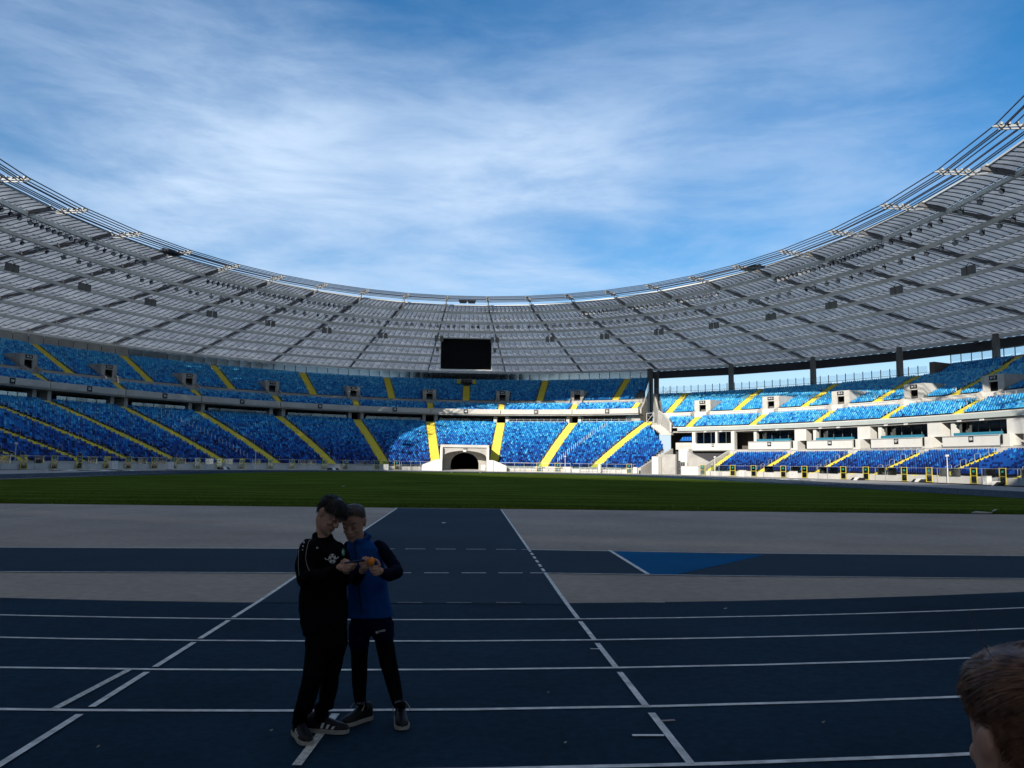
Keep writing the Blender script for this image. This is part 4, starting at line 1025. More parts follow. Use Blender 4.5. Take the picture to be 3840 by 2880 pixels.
# ------------------------------------------------------------------ video screen
ctr = ypt(1748, 1327.5, 203.0); wd, ht = 12.55, 7.65
SC = empty('video_screen', (ctr.x, 203.0, ctr.z)); tag(SC, 'large black video screen hanging from the roof at the far end', 'screen')
mb = MB(); mb.box(-wd/2, wd/2, 0, .5, -ht/2, ht/2); mb.build('display', mat('black_display', (.003, .003, .0045), .5, noise=.2, nscale=.4, spec=.08), SC)
mb = MB(); mb.box(-wd/2-.18, wd/2+.18, .1, .9, ht/2+.003, ht/2+.3); mb.box(-wd/2-.18, wd/2+.18, .1, .9, -ht/2-.2, -ht/2-.003)
mb.box(-wd/2-.18, -wd/2-.003, .1, .9, -ht/2, ht/2); mb.box(wd/2+.003, wd/2+.18, .1, .9, -ht/2, ht/2); mb.build('frame', purlin_mat, SC)
for x in (-4.5, 0, 4.5): mb = MB(); mb.beam((x, .5, ht/2+.3), (x*.9, 3.5, ht/2+1.5), .15, .15); mb.build('hanger', rib_mat, SC)
for s in (-1, 1): mb = MB(); mb.box(s*(wd/2+.9)-.35, s*(wd/2+.9)+.35, .2, .8, .6, 1.6); mb.build('side_speaker', sp_m, SC)

# ------------------------------------------------------------------ perimeter fence: posts, glass, yellow gates
yel_steel = mat('yellow_steel', (.62, .50, .05), .5); exit_green = mat('exit_green', (.01, .30, .20), .5)
def fence(label, t0, t1, gates, name='perimeter_fence', pane=2.2, z0=.0):
    F = empty(name); tag(F, label, 'fence')
    band('base_wall', F, .25, .5, 0, .85, t0, t1, concrete_pale)
    t = t0
    while t < t1:
        ds = math.hypot(EA*math.cos(R(t)), EB*math.sin(R(t))); dt = math.degrees(pane/ds)
        if not any(abs(R(t+dt/2-g))*ds < pane*.9 for g in gates):
            band('glass_panel', F, .30, .33, .9, 1.95, t, min(t+dt, t1), fence_glass, dt=5, gap=.05)
            mb = MB(); mb.tube([(0, 0, 0), (0, 0, 2.0)], .04, 5); mb.build('post', steel, F, EP(.05, t))
        t += dt
    band('top_rail', F, .28, .36, 1.96, 2.02, t0, t1, steel)
    for g in gates:
        P = EP(-.15, g); rz = EROT(0, g); mb = MB()
        for x in (-.6, .6): mb.box(x-.035, x+.035, -.04, .04, .05, 2.1)
        for z in (.05, 1.02, 2.01): mb.box(-.565, .565, -.04, .04, z, z+.06)
        gt = mb.build('gate', yel_steel, F, P, rz)
        mb = MB(); mb.box(-.54, .54, -.01, .01, .15, 1.02); mb.box(-.54, .54, -.01, .01, 1.12, 2.0); mb.build('gate_pane', fence_glass, gt)
        mb = MB(); mb.box(-.18, .18, -.04, -.015, 1.5, 1.75); mb.build('exit_sign', exit_green, gt)
        if g > 40:
            mb = MB()
            for i in range(3): mb.box(-.5, .5, 1.0+.35*i, 1.4+.35*i, 0, .35+.3*i)
            mb.build('gate_steps', yellow, gt)
    return F
def gates_near(ts_, half): return sorted([t-half for t in ts_]+[t+half for t in ts_])
gA = gates_near([TS(s_, 2) for s_ in low_aisles if -84 < TS(s_, 2) < -12], 1.9)
fence('glass and steel fence with yellow gates before the left and far seats', -84, -TUN-.8, gA)
fence('white railing and yellow gate before the sunlit far seats right of the tunnel', TUN+.9, 33.6, [15.0, 18.6, 32.5])
fence('glass fence with yellow gates along the foot of the right stand', 45.6, 92, [45.9, 51.1, 54.6, 59.4, 62.7, 68.5, 71.7, 76.9, 80.1, 85.5, 88.8])
# white rails in front of the far end
mb = MB(); railing(SA, -.6, 0, 7.5, 20, 1.1, 1.8, white_steel, 3); railing(SA, -.6, 0, 23, 31, 1.1, 1.8, white_steel, 3); railing(SA, -.4, 0, -14, -7.5, 1.2, 1.6, steel, 3)
# white cabinets and boards standing before the fence
def cabinet(px, py, wd_, ht_, label, name='white_cabinet', cat='cabinet', marks=False):
    P = gpt(px, py); t = math.degrees(math.atan2(P.x/EA, (P.y-EC)/EB)); rz = EROT(0, t); e = empty(name, (P.x, P.y, 0), rz); tag(e, label, cat, 'white cabinets before the fence')
    mb = MB(); mb.box(-wd_/2, wd_/2, -.3, .3, .08, ht_); mb.build('body', white_panel, e)
    mb = MB(); mb.box(-wd_/2+.05, wd_/2-.05, -.25, .25, 0, .08); mb.build('plinth', dark_wall, e)
    mb = MB(); mb.box(-.01, .01, -.312, -.302, .15, ht_-.1); mb.box(wd_*.08, wd_*.12, -.32, -.302, ht_*.5, ht_*.62); mb.box(-wd_/2-.03, wd_/2+.03, -.33, .33, ht_+.002, ht_+.04); mb.build('door_trim', steel, e)
cabinet(424, 1761.5, 1.25, 1.35, 'white cabinet in front of the shaded left fence'); cabinet(636, 1761.5, 1.25, 1.3, 'second white cabinet before the shaded left fence, further from the frame edge')
cabinet(1447, 1764, .9, 1.3, 'small white cabinet at the foot of the aisle left of the tunnel'); cabinet(2384, 1777, .85, 1.4, 'white cabinet beside the yellow gate at the end of the far seats')
cabinet(2250, 1774, .5, 1.9, 'narrow white cabinet at the foot of the far right aisle'); cabinet(2785, 1789, 1.25, 1.2, 'white cabinet between the first pair of yellow gates of the right stand')
cabinet(2976, 1795, 1.25, 1.2, 'white cabinet between the second pair of yellow gates of the right stand'); cabinet(3703, 1820, .8, 1.1, 'white cabinet in front of the right stand close to the frame edge')
cabinet(2590, 1783, 4.2, 1.75, 'long low white board beside the entrance ramp of the right stand', 'white_board', 'board')
# dark cable ramps at the stair feet
def step_block(px, py, label):
    P = gpt(px, py); t = math.degrees(math.atan2(P.x/EA, (P.y-EC)/EB)); e = empty('mobile_steps', (P.x, P.y, 0), EROT(0, t)); tag(e, label, 'steps', 'low mobile steps before the gates')
    mb = MB(); mb.hexa([(-.35, -.5, 0), (.35, -.5, 0), (.35, .5, 0), (-.35, .5, 0), (-.35, -.1, .5), (.35, -.1, .5), (.35, .5, .5), (-.35, .5, .5)]); mb.build('ramp', white_panel, e)
    for s in (-1, 1): mb = MB(); mb.hexa([(s*.75-.38, -.45, 0), (s*.75+.38, -.45, 0), (s*.75+.38, .5, 0), (s*.75-.38, .5, 0), (s*.75-.3, .0, .42), (s*.75+.3, .0, .42), (s*.75+.38, .5, .42), (s*.75-.38, .5, .42)]); mb.build('ramp_side', black_plate, e)
for p, l in (((170, 1759.5), 'low black and white ramp before the left fence, nearest the frame edge'), ((840, 1760.5), 'low black and white ramp before the left fence, below its fourth aisle'), ((1250, 1762.5), 'low black and white ramp at the foot of an aisle, left of the small cabinet'),
             ((2025, 1768), 'low ramp at the foot of the sunlit aisle right of the tunnel'), ((3215, 1801.5), 'low ramp between yellow gates before the right stand'), ((3446, 1807.5), 'low ramp between yellow gates, second from the right edge'), ((3730, 1820), 'low ramp beside the cabinet at the right edge')): step_block(*p, l)
# camera masts
def mast(px, py, h, label):
    P = gpt(px, py); e = empty('camera_mast', (P.x, P.y, 0)); tag(e, label, 'mast', 'slim camera masts before the stands')
    mb = MB(); mb.tube([(0, 0, 0), (0, 0, h)], [.07, .05], 8); mb.build('pole', white_steel, e)
    mb = MB(); mb.box(-.18, .18, -.16, .16, h, h+.28); mb.tube([(0, -.16, h+.14), (0, -.32, h+.12)], .07, 8); mb.build('camera_head', white_steel, e)
    mb = MB(); mb.box(-.2, .2, -.2, .2, 0, .06); mb.build('base_plate', steel, e)
mast(54, 1760, 3.6, 'slim white mast before the dark left stand at the frame edge'); mast(956, 1761, 3.4, 'slim white mast before the left stand below an aisle'); mast(2119, 1772, 3.4, 'slim white mast before the sunlit far seats')
mast(2681, 1785, 3.4, 'slim white mast at the first aisle of the right stand'); mast(3555, 1812, 3.5, 'slim white mast before the right stand near the frame edge')
# bare tree seen through the gap between the stands
def bare_tree(P, h, label):
    e = empty('bare_tree', P); tag(e, label, 'tree'); mb = MB(); rnd = random.Random(3)
    mb.tube([(0, 0, 0), (.1, 0, h*.3), (0, .1, h*.6)], [.32, .24, .15], 7); mb.build('trunk', mat('bark', (.07, .055, .045), .9, noise=.3, nscale=4), e)
    mb = MB()
    def br(p, d, l, r_, n):
        q = p+d*l; mb.tube([p, p+d*l*.5+Vector((rnd.gauss(0, .08*l), rnd.gauss(0, .08*l), 0)), q], [r_, r_*.8, r_*.6], 4, caps=False)
        if n > 0:
            for _ in range(3): br(q if _ else p+d*l*.6, (d+Vector((rnd.gauss(0, .5), rnd.gauss(0, .5), rnd.gauss(.15, .2)))).normalized(), l*.7, r_*.6, n-1)
    for i in range(9): a = i*2.4; br(Vector((0, 0, h*(.28+.035*i))), Vector((math.cos(a), math.sin(a), .8)).normalized(), h*.2, .09, 4)
    mb.build('crown', MATS['bark'], e)
bare_tree(ypt(2436, 1560, 330) - Vector((0, 0, 20)), 34, 'bare tree beyond the gap between the two stands')
# ------------------------------------------------------------------ people
from mathutils import noise as mnoise
from mathutils.bvhtree import BVHTree
skin_mat = mat('skin', (0.52, 0.29, 0.20), 0.55, noise=.10, nscale=18, spec=.4)
MATS['skin'].node_tree.nodes['Principled BSDF'].inputs['Subsurface Weight'].default_value = .08
MATS['skin'].node_tree.nodes['Principled BSDF'].inputs['Subsurface Radius'].default_value = (.01, .004, .002)
lip_mat = mat('lips', (0.36, 0.15, 0.13), 0.5); brow_mat = mat('brow_hair', (0.03, 0.02, 0.015), .8)
def cloth(name, col, rough=.85): return mat(name, col, rough, noise=.12, nscale=9, bump=.25, bscale=260, spec=.06)
black_cloth = cloth('black_cloth', (.0035, .0035, .005)); navy_cloth = cloth('navy_cloth', (.0035, .0045, .016)); blue_cloth = cloth('blue_cloth', (.006, .058, .225), .8)
shorts_cloth = cloth('dark_navy_shorts', (.003, .004, .020)); tights_cloth = cloth('black_tights', (.003, .003, .005))
shoe_black = mat('black_leather', (.006, .006, .008), .5, noise=.15, nscale=20, spec=.25); sole_pale = mat('pale_sole', (.40, .37, .32), .75, noise=.2, nscale=25)
lace_mat = mat('beige_lace', (.36, .31, .25), .8); white_print = mat('white_print', (.62, .62, .62), .7)
def remesh(mb, name, m, voxel, smooth=4, fold=0.0, fscale=9.0, seed=0.0, parent=None):
    me = bpy.data.meshes.new('raw'); me.from_pydata(mb.v, [], mb.f); ob = bpy.data.objects.new('raw', me); COL.objects.link(ob)
    bm = bmesh.new(); bm.from_mesh(me); bmesh.ops.recalc_face_normals(bm, faces=bm.faces); bm.to_mesh(me); bm.free()
    r_ = ob.modifiers.new('r', 'REMESH'); r_.mode = 'VOXEL'; r_.voxel_size = voxel; r_.use_smooth_shade = True
    if smooth: s_ = ob.modifiers.new('s', 'SMOOTH'); s_.factor = .5; s_.iterations = smooth
    bpy.context.view_layer.update(); dg = bpy.context.evaluated_depsgraph_get()
    out = bpy.data.meshes.new_from_object(ob.evaluated_get(dg)); bpy.data.objects.remove(ob); out.name = name
    if fold:
        n = len(out.vertices); co = np.empty(n*3); no = np.empty(n*3); out.vertices.foreach_get('co', co); out.vertices.foreach_get('normal', no); co = co.reshape(-1, 3); no = no.reshape(-1, 3)
        d = np.array([mnoise.noise(Vector((p[0]*fscale*1.3+seed, p[1]*fscale*1.3, p[2]*fscale*.8)))+.5*mnoise.noise(Vector((p[0]*fscale*3+seed, p[1]*fscale*3, p[2]*fscale*2.2+9))) for p in co])
        out.vertices.foreach_set('co', (co+no*(d*fold)[:, None]).ravel())
    out.materials.clear(); out.materials.append(m); out.polygons.foreach_set('use_smooth', [True]*len(out.polygons)); out.update()
    return link(name, out, parent)
def limb(mb, pts, rs, n=14):
    """tapered tube with rounded ends"""
    pts = [Vector(p) for p in pts]; rs = list(rs); a = (pts[0]-pts[1]).normalized(); b = (pts[-1]-pts[-2]).normalized()
    P = [pts[0]+a*rs[0]*.95, pts[0]+a*rs[0]*.7]+pts+[pts[-1]+b*rs[-1]*.7, pts[-1]+b*rs[-1]*.95]; Q = [rs[0]*.25, rs[0]*.7]+rs+[rs[-1]*.7, rs[-1]*.25]
    mb.tube(P, Q, n)
def rings(mb, rows, n=22):
    """stack of flattened rings: (centre, half width vector, half depth vector)"""
    R_ = [[c+x*math.copysign(abs(math.cos(a))**.8, math.cos(a))+y*math.copysign(abs(math.sin(a))**.8, math.sin(a)) for a in [2*math.pi*i/n for i in range(n)]] for c, x, y in rows]
    b0 = len(mb.v); mb.grid(R_, closed=True); mb.f.append(tuple(b0+i for i in range(n))); mb.m.append(0); e = b0+(len(R_)-1)*n; mb.f.append(tuple(e+i for i in range(n))); mb.m.append(0)
def ball(mb, c, rx, ry=None, rz=None, M=None, n=12):
    ry = ry or rx; rz = rz or rx; c = Vector(c); rows = []
    for i in range(n+1):
        a = math.pi*i/n; r_ = max(.02, math.sin(a)); rows.append([Vector((rx*r_*math.cos(2*math.pi*j/n), ry*r_*math.sin(2*math.pi*j/n), -rz*math.cos(a))) for j in range(n)])
    rows = [[c+((M@p) if M is not None else p) for p in r] for r in rows]
    b0 = len(mb.v); mb.grid(rows, closed=True); mb.f.append(tuple(b0+i for i in range(n))); mb.m.append(0); e = b0+n*n; mb.f.append(tuple(e+i for i in range(n))); mb.m.append(0)
def frame(fwd, up):
    f = Vector(fwd).normalized(); u = Vector(up); r_ = f.cross(u).normalized(); u = r_.cross(f).normalized()
    return Matrix((r_, f, u)).transposed()          # columns: right, forward, up
HS = [(-.108, .016, .072, .040), (-.101, .033, .083, .012), (-.085, .045, .087, -.015), (-.065, .053, .085, -.036), (-.04, .060, .083, -.056), (-.015, .065, .082, -.076), (.01, .068, .083, -.089),
      (.035, .071, .086, -.095), (.06, .070, .084, -.093), (.08, .063, .074, -.083), (.097, .046, .052, -.061), (.107, .020, .020, -.029)]
def head_geo(mb, C, M, k=1.0):
    W = lambda x, y, z: Vector(C)+M@Vector((x*k, y*k, z*k))
    rings(mb, [(W(0, (f+b)/2, z), M@Vector((w_*k, 0, 0)), M@Vector((0, (f-b)/2*k, 0))) for z, w_, f, b in HS], 26)
    limb(mb, [W(0, .080, .016), W(0, .092, -.006), W(0, .101, -.024)], [.008*k, .010*k, .0125*k], 10)          # nose
    for s in (-1, 1):
        ball(mb, W(s*.011, .094, -.029), .009*k); ball(mb, W(s*.031, .0735, .010), .0135*k); ball(mb, W(s*.038, .063, -.030), .0165*k)
        limb(mb, [W(s*.012, .080, .030), W(s*.045, .070, .031)], [.010*k, .008*k], 8)
        ball(mb, W(s*.071, -.010, -.008), .008*k, .020*k, .031*k, M); ball(mb, W(s*.077, -.016, .004), .006*k, .018*k, .020*k, M)
    limb(mb, [W(-.022, .082, -.055), W(0, .089, -.053), W(.022, .082, -.055)], [.006*k, .0075*k, .006*k], 8)
    limb(mb, [W(-.018, .081, -.064), W(0, .088, -.066), W(.018, .081, -.064)], [.006*k, .008*k, .006*k], 8)
    ball(mb, W(0, .078, -.092), .018*k)
def face_details(parent, C, M, k, smile=.004):
    W = lambda x, y, z: Vector(C)+M@Vector((x*k, y*k, z*k))
    mb = MB(); mb.tube([W(-.026, .0835, -.057+smile), W(-.012, .0925, -.0595), W(0, .0955, -.060), W(.012, .0925, -.0595), W(.026, .0835, -.057+smile)], [.0012*k, .0026*k, .003*k, .0026*k, .0012*k], 6); mb.build('lips', lip_mat, parent, smooth=True)
    for s in (-1, 1):
        mb = MB(); mb.tube([W(s*.016, .0925, .036), W(s*.034, .0885, .040), W(s*.052, .076, .034)], [.0016*k, .0022*k, .001*k], 6); mb.build('eyebrow', brow_mat, parent, smooth=True)
        mb = MB(); mb.tube([W(s*.018, .0855, .006), W(s*.031, .0895, .002), W(s*.045, .0835, .006)], [.0008*k, .0014*k, .0008*k], 6); mb.build('eyelid', brow_mat, parent, smooth=True)
def bvh_of(o):
    me = o.data; return BVHTree.FromPolygons([v.co.copy() for v in me.vertices], [tuple(p.vertices) for p in me.polygons])
def strands(name, parent, C, M, k, m, n, length, cover, comb, seed, wid=.0016, lift=.004, segs=4, jit=.35, stand=(.1, .45)):
    """hair: a close cap over the skull and ribbons growing from it, laid on the head's own surface"""
    rnd = random.Random(seed); v = []; f = []; bvh = bvh_of(parent); C0 = Vector(C)+M@Vector((0, -.005, .012))*k
    def surf_pt(th, ph):                      # th from the crown, ph round (0 = face)
        d = M@Vector((math.sin(th)*math.sin(ph), math.sin(th)*math.cos(ph), math.cos(th)))
        h = bvh.ray_cast(C0+d*.16*k, -d)
        if h[0] is None: return C0+d*.09*k, d
        return h[0], h[1]
    mb = MB(); rows = []; nt_, np_ = 22, 56
    for i in range(nt_+1):
        row_ = []
        for j in range(np_):
            ph = -math.pi+2*math.pi*j/np_; th = cover(ph)*i/nt_; p, nn = surf_pt(max(th, .02), ph)
            row_.append(p+nn*k*(lift*(1-(i/nt_)**5)-.001*(i == nt_)+.0012*mnoise.noise(Vector((th*9, math.cos(ph)*6, math.sin(ph)*6+seed)))))
        rows.append(row_)
    mb.grid(rows, closed=True); v += [tuple(q) for q in mb.v]; f += list(mb.f)
    for i in range(n):
        ph = rnd.uniform(-math.pi, math.pi); c_ = cover(ph); th = c_*(rnd.random()**.62); p, nn = surf_pt(th, ph); lp = M.transposed()@(p-Vector(C))/k
        tdir = M@comb(th, ph, lp); tdir = tdir-nn*tdir.dot(nn)
        if tdir.length < 1e-5: continue
        tdir.normalize(); L_ = length(th, ph)*k*rnd.uniform(.55, 1.15); side = nn.cross(tdir).normalized(); base = len(v); q = p+nn*lift*.6*k; d = (tdir+nn*rnd.uniform(*stand)+side*rnd.gauss(0, jit)).normalized()
        tw = nn*rnd.gauss(0, .5); side = (side+tw).normalized()
        for s_ in range(segs+1):
            ww = wid*k*(1-.85*s_/segs); v += [tuple(q+side*ww), tuple(q-side*ww)]
            q = q+d*L_/segs; loc, n2, _, dist = bvh.find_nearest(q)
            if loc is not None:
                g = (q-loc).dot(n2)
                if g < lift*k*.9: q = loc+n2*lift*k*.9
                d = (d+tdir*.25-n2*(.10+8*max(0, g-.012))).normalized()
        for s_ in range(segs): a = base+2*s_; f.append((a, a+1, a+3, a+2))
    me = bpy.data.meshes.new(name); me.from_pydata(v, [], f); me.materials.append(m); me.polygons.foreach_set('use_smooth', [True]*len(f)); return link(name, me, parent)
def hair_mat(name, a, b, sheen=.3):
    m = bpy.data.materials.new(name); m.use_nodes = True; t = m.node_tree; bs = t.nodes['Principled BSDF']; bs.inputs['Roughness'].default_value = .45; bs.inputs['Specular IOR Level'].default_value = sheen
    tc = t.nodes.new('ShaderNodeTexCoord'); nz = t.nodes.new('ShaderNodeTexNoise'); nz.inputs['Scale'].default_value = 45; nz.inputs['Detail'].default_value = 5
    r_ = t.nodes.new('ShaderNodeValToRGB'); r_.color_ramp.elements[0].color = (*a, 1); r_.color_ramp.elements[1].color = (*b, 1); r_.color_ramp.elements[0].position = .35; r_.color_ramp.elements[1].position = .68
    t.links.new(tc.outputs['Object'], nz.inputs['Vector']); t.links.new(nz.outputs['Fac'], r_.inputs[0]); t.links.new(r_.outputs[0], bs.inputs['Base Color']); return m
def shoe(parent, heel, toe, ln, m_up, m_sole, wd=.044, laces=False):
    heel = Vector(heel); toe = Vector(toe); d = toe-heel; d.z = 0; d.normalize(); s = Vector((d.y, -d.x, 0)); base = Vector((toe.x, toe.y, zg(toe.x, toe.y)+.013))-d*ln
    prof = [(0, .55, .05, .085), (.05, .78, .05, .095), (.2, .82, .05, .10), (.38, .80, .045, .085), (.55, .92, .035, .062), (.75, 1.0, .028, .045), (.9, .84, .024, .036), (.97, .55, .022, .024), (1.0, .2, .02, .008)]
    up = MB(); so = MB(); rows = []; srows = []
    for k, w_, z0, z1 in prof:
        c = base+d*(k*ln); ww = wd*w_; row_ = []
        for i in range(9): a = math.pi*i/8; row_.append(c+s*(ww*math.cos(a))+Vector((0, 0, .022+(z1)*math.sin(a)**.7)))
        rows.append(row_)
        srows.append([c+s*(ww*1.10)+Vector((0, 0, .001+.012*max(0, k-.85))), c+s*(ww*1.12)+Vector((0, 0, .027)), c-s*(ww*1.12)+Vector((0, 0, .027)), c-s*(ww*1.10)+Vector((0, 0, .001+.012*max(0, k-.85)))])
    up.grid(rows); up.poly(rows[0]); up.poly(rows[-1])
    o = up.build('shoe', m_up, parent, smooth=True)
    so.grid(srows, closed=True); so.poly(srows[0]); so.poly(srows[-1]); so.build('sole', m_sole, o)
    if laces:
        mb = MB()
        for i in range(5):
            k = .30+.075*i; c = base+d*(k*ln)+Vector((0, 0, .118-.020*i)); mb.tube([c-s*.024, c+d*.008+Vector((0, 0, .012)), c+s*.024+d*.018], .0032, 5)
        c = base+d*(.30*ln)+Vector((0, 0, .125))
        for a in (-1, 1): mb.tube([c, c+s*a*.03+d*.01+Vector((0, 0, .012)), c+s*a*.052+d*.03-Vector((0, 0, .012)), c+s*a*.058+d*.055-Vector((0, 0, .035))], .0034, 5)
        mb.build('laces', lace_mat, o)
    return o, base, d, s
def decal(name, parent, bvh, polys, m, lift=.003):
    """flat print lying on a garment"""
    mb = MB()
    for po in polys:
        pts = []
        for x, y in po:
            d = px_ray(x, y).normalized(); h = bvh.ray_cast(CAM_POS, d)
            if h[0] is None: pts = None; break
            pts.append(h[0]+h[1]*lift*.5-d*lift)
        if pts: mb.poly(pts)
    if mb.f: return mb.build(name, m, parent)
def ribbon(pts, wd):
    out = []
    for (x0, y0), (x1, y1) in zip(pts, pts[1:]):
        L_ = math.hypot(x1-x0, y1-y0); n = max(1, int(L_/8)); nx, ny = -(y1-y0)/L_*wd/2, (x1-x0)/L_*wd/2
        for i in range(n):
            a, b = i/n, (i+1)/n; ax, ay, bx_, by = x0+(x1-x0)*a, y0+(y1-y0)*a, x0+(x1-x0)*b, y0+(y1-y0)*b; out.append([(ax+nx, ay+ny), (bx_+nx, by+ny), (bx_-nx, by-ny), (ax-nx, ay-ny)])
    return out
def text_polys(txt, cx, cy, h, ang=0.0, sx=1.0):
    me = text_mesh(txt, 1.0, white_print); ca, sa = math.cos(ang), math.sin(ang); V = [(v.co.x*h*sx, v.co.y*h) for v in me.vertices]
    return [[(cx+V[i][0]*ca+V[i][1]*sa, cy+V[i][0]*sa-V[i][1]*ca) for i in p.vertices] for p in me.polygons]
def hand(mb, P, palm, wrist, fingers, thumb, r=.0078):
    c = P(*palm); w_ = P(*wrist); limb(mb, [w_, w_+(c-w_)*.5, c], [.021, .024, .027], 12)
    for i, fg in enumerate(fingers):
        q = [P(*p) for p in fg]; limb(mb, [c*.45+q[0]*.55]+q, [r*1.25, r*1.1, r, r*.8][:len(q)+1], 8)
    q = [P(*p) for p in thumb]; limb(mb, [c*.6+q[0]*.4]+q, [r*1.5, r*1.25, r*1.1, r*.9][:len(q)+1], 8)

def ankle(h, t, ln): h = Vector(h); t = Vector(t); d = t-h; d.z = 0; d.normalize(); b = t-d*ln*.70; return Vector((b.x, b.y, zg(b.x, b.y)+.10))
# ---------- left boy, black tracksuit, bending over the phone
YA = 5.42
def PA(x, y, dy=0.0): return ypt(x, y, YA+dy)
MA = frame((.66, -.46, -.56), (.50, -.05, .86)); CA = PA(1237, 1928, 0); KA = 1.0
mb = MB(); head_geo(mb, CA, MA, KA)
limb(mb, [CA+MA@Vector((0, -.025, -.05)), PA(1214, 2000, .03), PA(1208, 2040, .03)], [.046, .047, .056], 14)
limb(mb, [PA(1210, 2050, .03), PA(1215, 2140, .02), PA(1218, 2260, .01), PA(1220, 2360, .01)], [.075, .085, .08, .08])
limb(mb, [PA(1160, 2060, -.02), PA(1142, 2115, -.06), PA(1146, 2168, -.12)], [.045, .04, .038]); limb(mb, [PA(1146, 2168, -.12), PA(1200, 2160, -.22), PA(1258, 2138, -.26)], [.038, .032, .026])
limb(mb, [PA(1265, 2065, .07), PA(1290, 2120, .05), PA(1292, 2170, -.05), PA(1294, 2145, -.18)], [.045, .04, .036, .026])
limb(mb, [PA(1192, 2380, -.02), PA(1180, 2500, -.05), PA(1150, 2600, -.05)], [.05, .032, .027]); limb(mb, [PA(1250, 2380, .03), PA(1240, 2520, .07), PA(1228, 2600, .09)], [.05, .032, .027])
hand(mb, PA, (1283, 2125, -.27), (1260, 2137, -.265), [[(1294, 2111, -.295), (1314, 2109, -.30), (1331, 2112, -.285)], [(1293, 2121, -.30), (1316, 2119, -.305), (1334, 2117, -.29)], [(1291, 2131, -.30), (1309, 2130, -.305), (1323, 2126, -.29)], [(1288, 2141, -.295), (1301, 2140, -.30), (1313, 2136, -.29)]], [(1281, 2108, -.285), (1292, 2098, -.29), (1307, 2103, -.285)])
hand(mb, PA, (1303, 2130, -.20), (1294, 2146, -.18), [[(1315, 2122, -.21), (1327, 2116, -.215), (1336, 2112, -.215)], [(1316, 2128, -.20), (1328, 2122, -.205), (1337, 2117, -.21)], [(1315, 2134, -.20), (1326, 2129, -.205), (1334, 2124, -.21)], [(1312, 2139, -.2), (1320, 2136, -.205), (1328, 2131, -.21)]], [(1305, 2118, -.21), (1316, 2109, -.22), (1328, 2106, -.225)])
boyA = remesh(mb, 'person', skin_mat, .0045, 2); tag(boyA, 'boy in black tracksuit with a football print, head bowed over a phone', 'person', 'children standing on the track')
face_details(boyA, CA, MA, KA)
hA = hair_mat('dark_brown_hair', (.008, .006, .005), (.022, .015, .011))
COV = lambda tab: (lambda ph: float(np.interp(abs(ph), [0, .6, 1.0, 1.3, 1.6, 1.9, 2.4, 3.15], tab)))
covA = COV([1.0, 1.05, 1.15, 1.30, 1.34, 1.45, 1.98, 2.02])
strands('hair', boyA, CA, MA, KA, hA, 4200, lambda th, ph: .036+.014*(abs(ph) < 1.0), covA, lambda th, ph, p: Vector((p.x*3, .9 if abs(ph) < 1.7 else -.3, -.5)), 5, lift=.010, wid=.0016)
mb = MB()
def row_px(P, y, xl, xr, hd, dy=0.0, tw=0.0):
    a, b = P(xl, y, dy), P(xr, y, dy); c = (a+b)/2; x = (b-a)/2; return (c, x+Vector((0, tw, 0)), Vector((-tw*.3, hd, 0)))
rings(mb, [row_px(PA, *r, .02, .05) for r in ((2012, 1180, 1240, .058), (2022, 1172, 1248, .07), (2036, 1150, 1266, .092), (2062, 1136, 1284, .108), (2110, 1136, 1292, .115), (2180, 1134, 1297, .122), (2260, 1128, 1298, .126), (2330, 1131, 1300, .126), (2374, 1143, 1298, .116))])
limb(mb, [PA(1158, 2052, -.02), PA(1138, 2110, -.06), PA(1142, 2172, -.12)], [.060, .055, .053]); limb(mb, [PA(1142, 2172, -.12), PA(1200, 2163, -.22), PA(1262, 2137, -.265)], [.052, .045, .034])
limb(mb, [PA(1266, 2060, .06), PA(1292, 2118, .05), PA(1295, 2172, -.05), PA(1292, 2148, -.175)], [.058, .052, .048, .034])
limb(mb, [PA(1180, 2008, .0), PA(1208, 2000, .05), PA(1238, 2014, .02)], [.022, .024, .022])
jackA = remesh(mb, 'jacket', black_cloth, .0085, 3, .010, 9, 1.0, boyA)
mb = MB(); rings(mb, [row_px(PA, *r, .01, .04) for r in ((2350, 1146, 1297, .108), (2385, 1148, 1298, .112), (2420, 1152, 1298, .105))])
limb(mb, [PA(1192, 2400, -.02), PA(1184, 2470, -.04), PA(1176, 2525, -.06), PA(1161, 2580, -.05), PA(1143, 2650, -.05), ankle(gpt(1100, 2748), gpt(1157, 2806), .275)+Vector((0, 0, .07)), ankle(gpt(1100, 2748), gpt(1157, 2806), .275)], [.084, .072, .066, .059, .056, .047, .049])
limb(mb, [PA(1254, 2400, .03), PA(1246, 2480, .05), PA(1237, 2540, .07), PA(1229, 2590, .08), PA(1223, 2640, .1), ankle(gpt(1180, 2750), gpt(1308, 2757), .275)+Vector((0, 0, .07)), ankle(gpt(1180, 2750), gpt(1308, 2757), .275)], [.082, .07, .062, .057, .052, .046, .048])
remesh(mb, 'trousers', black_cloth, .0085, 3, .011, 11, 4.0, boyA)
s1, b1_, d1, q1 = shoe(boyA, gpt(1100, 2748), gpt(1157, 2806), .275, shoe_black, sole_pale); s2, b2_, d2, q2 = shoe(boyA, gpt(1180, 2750), gpt(1308, 2757), .275, shoe_black, sole_pale)
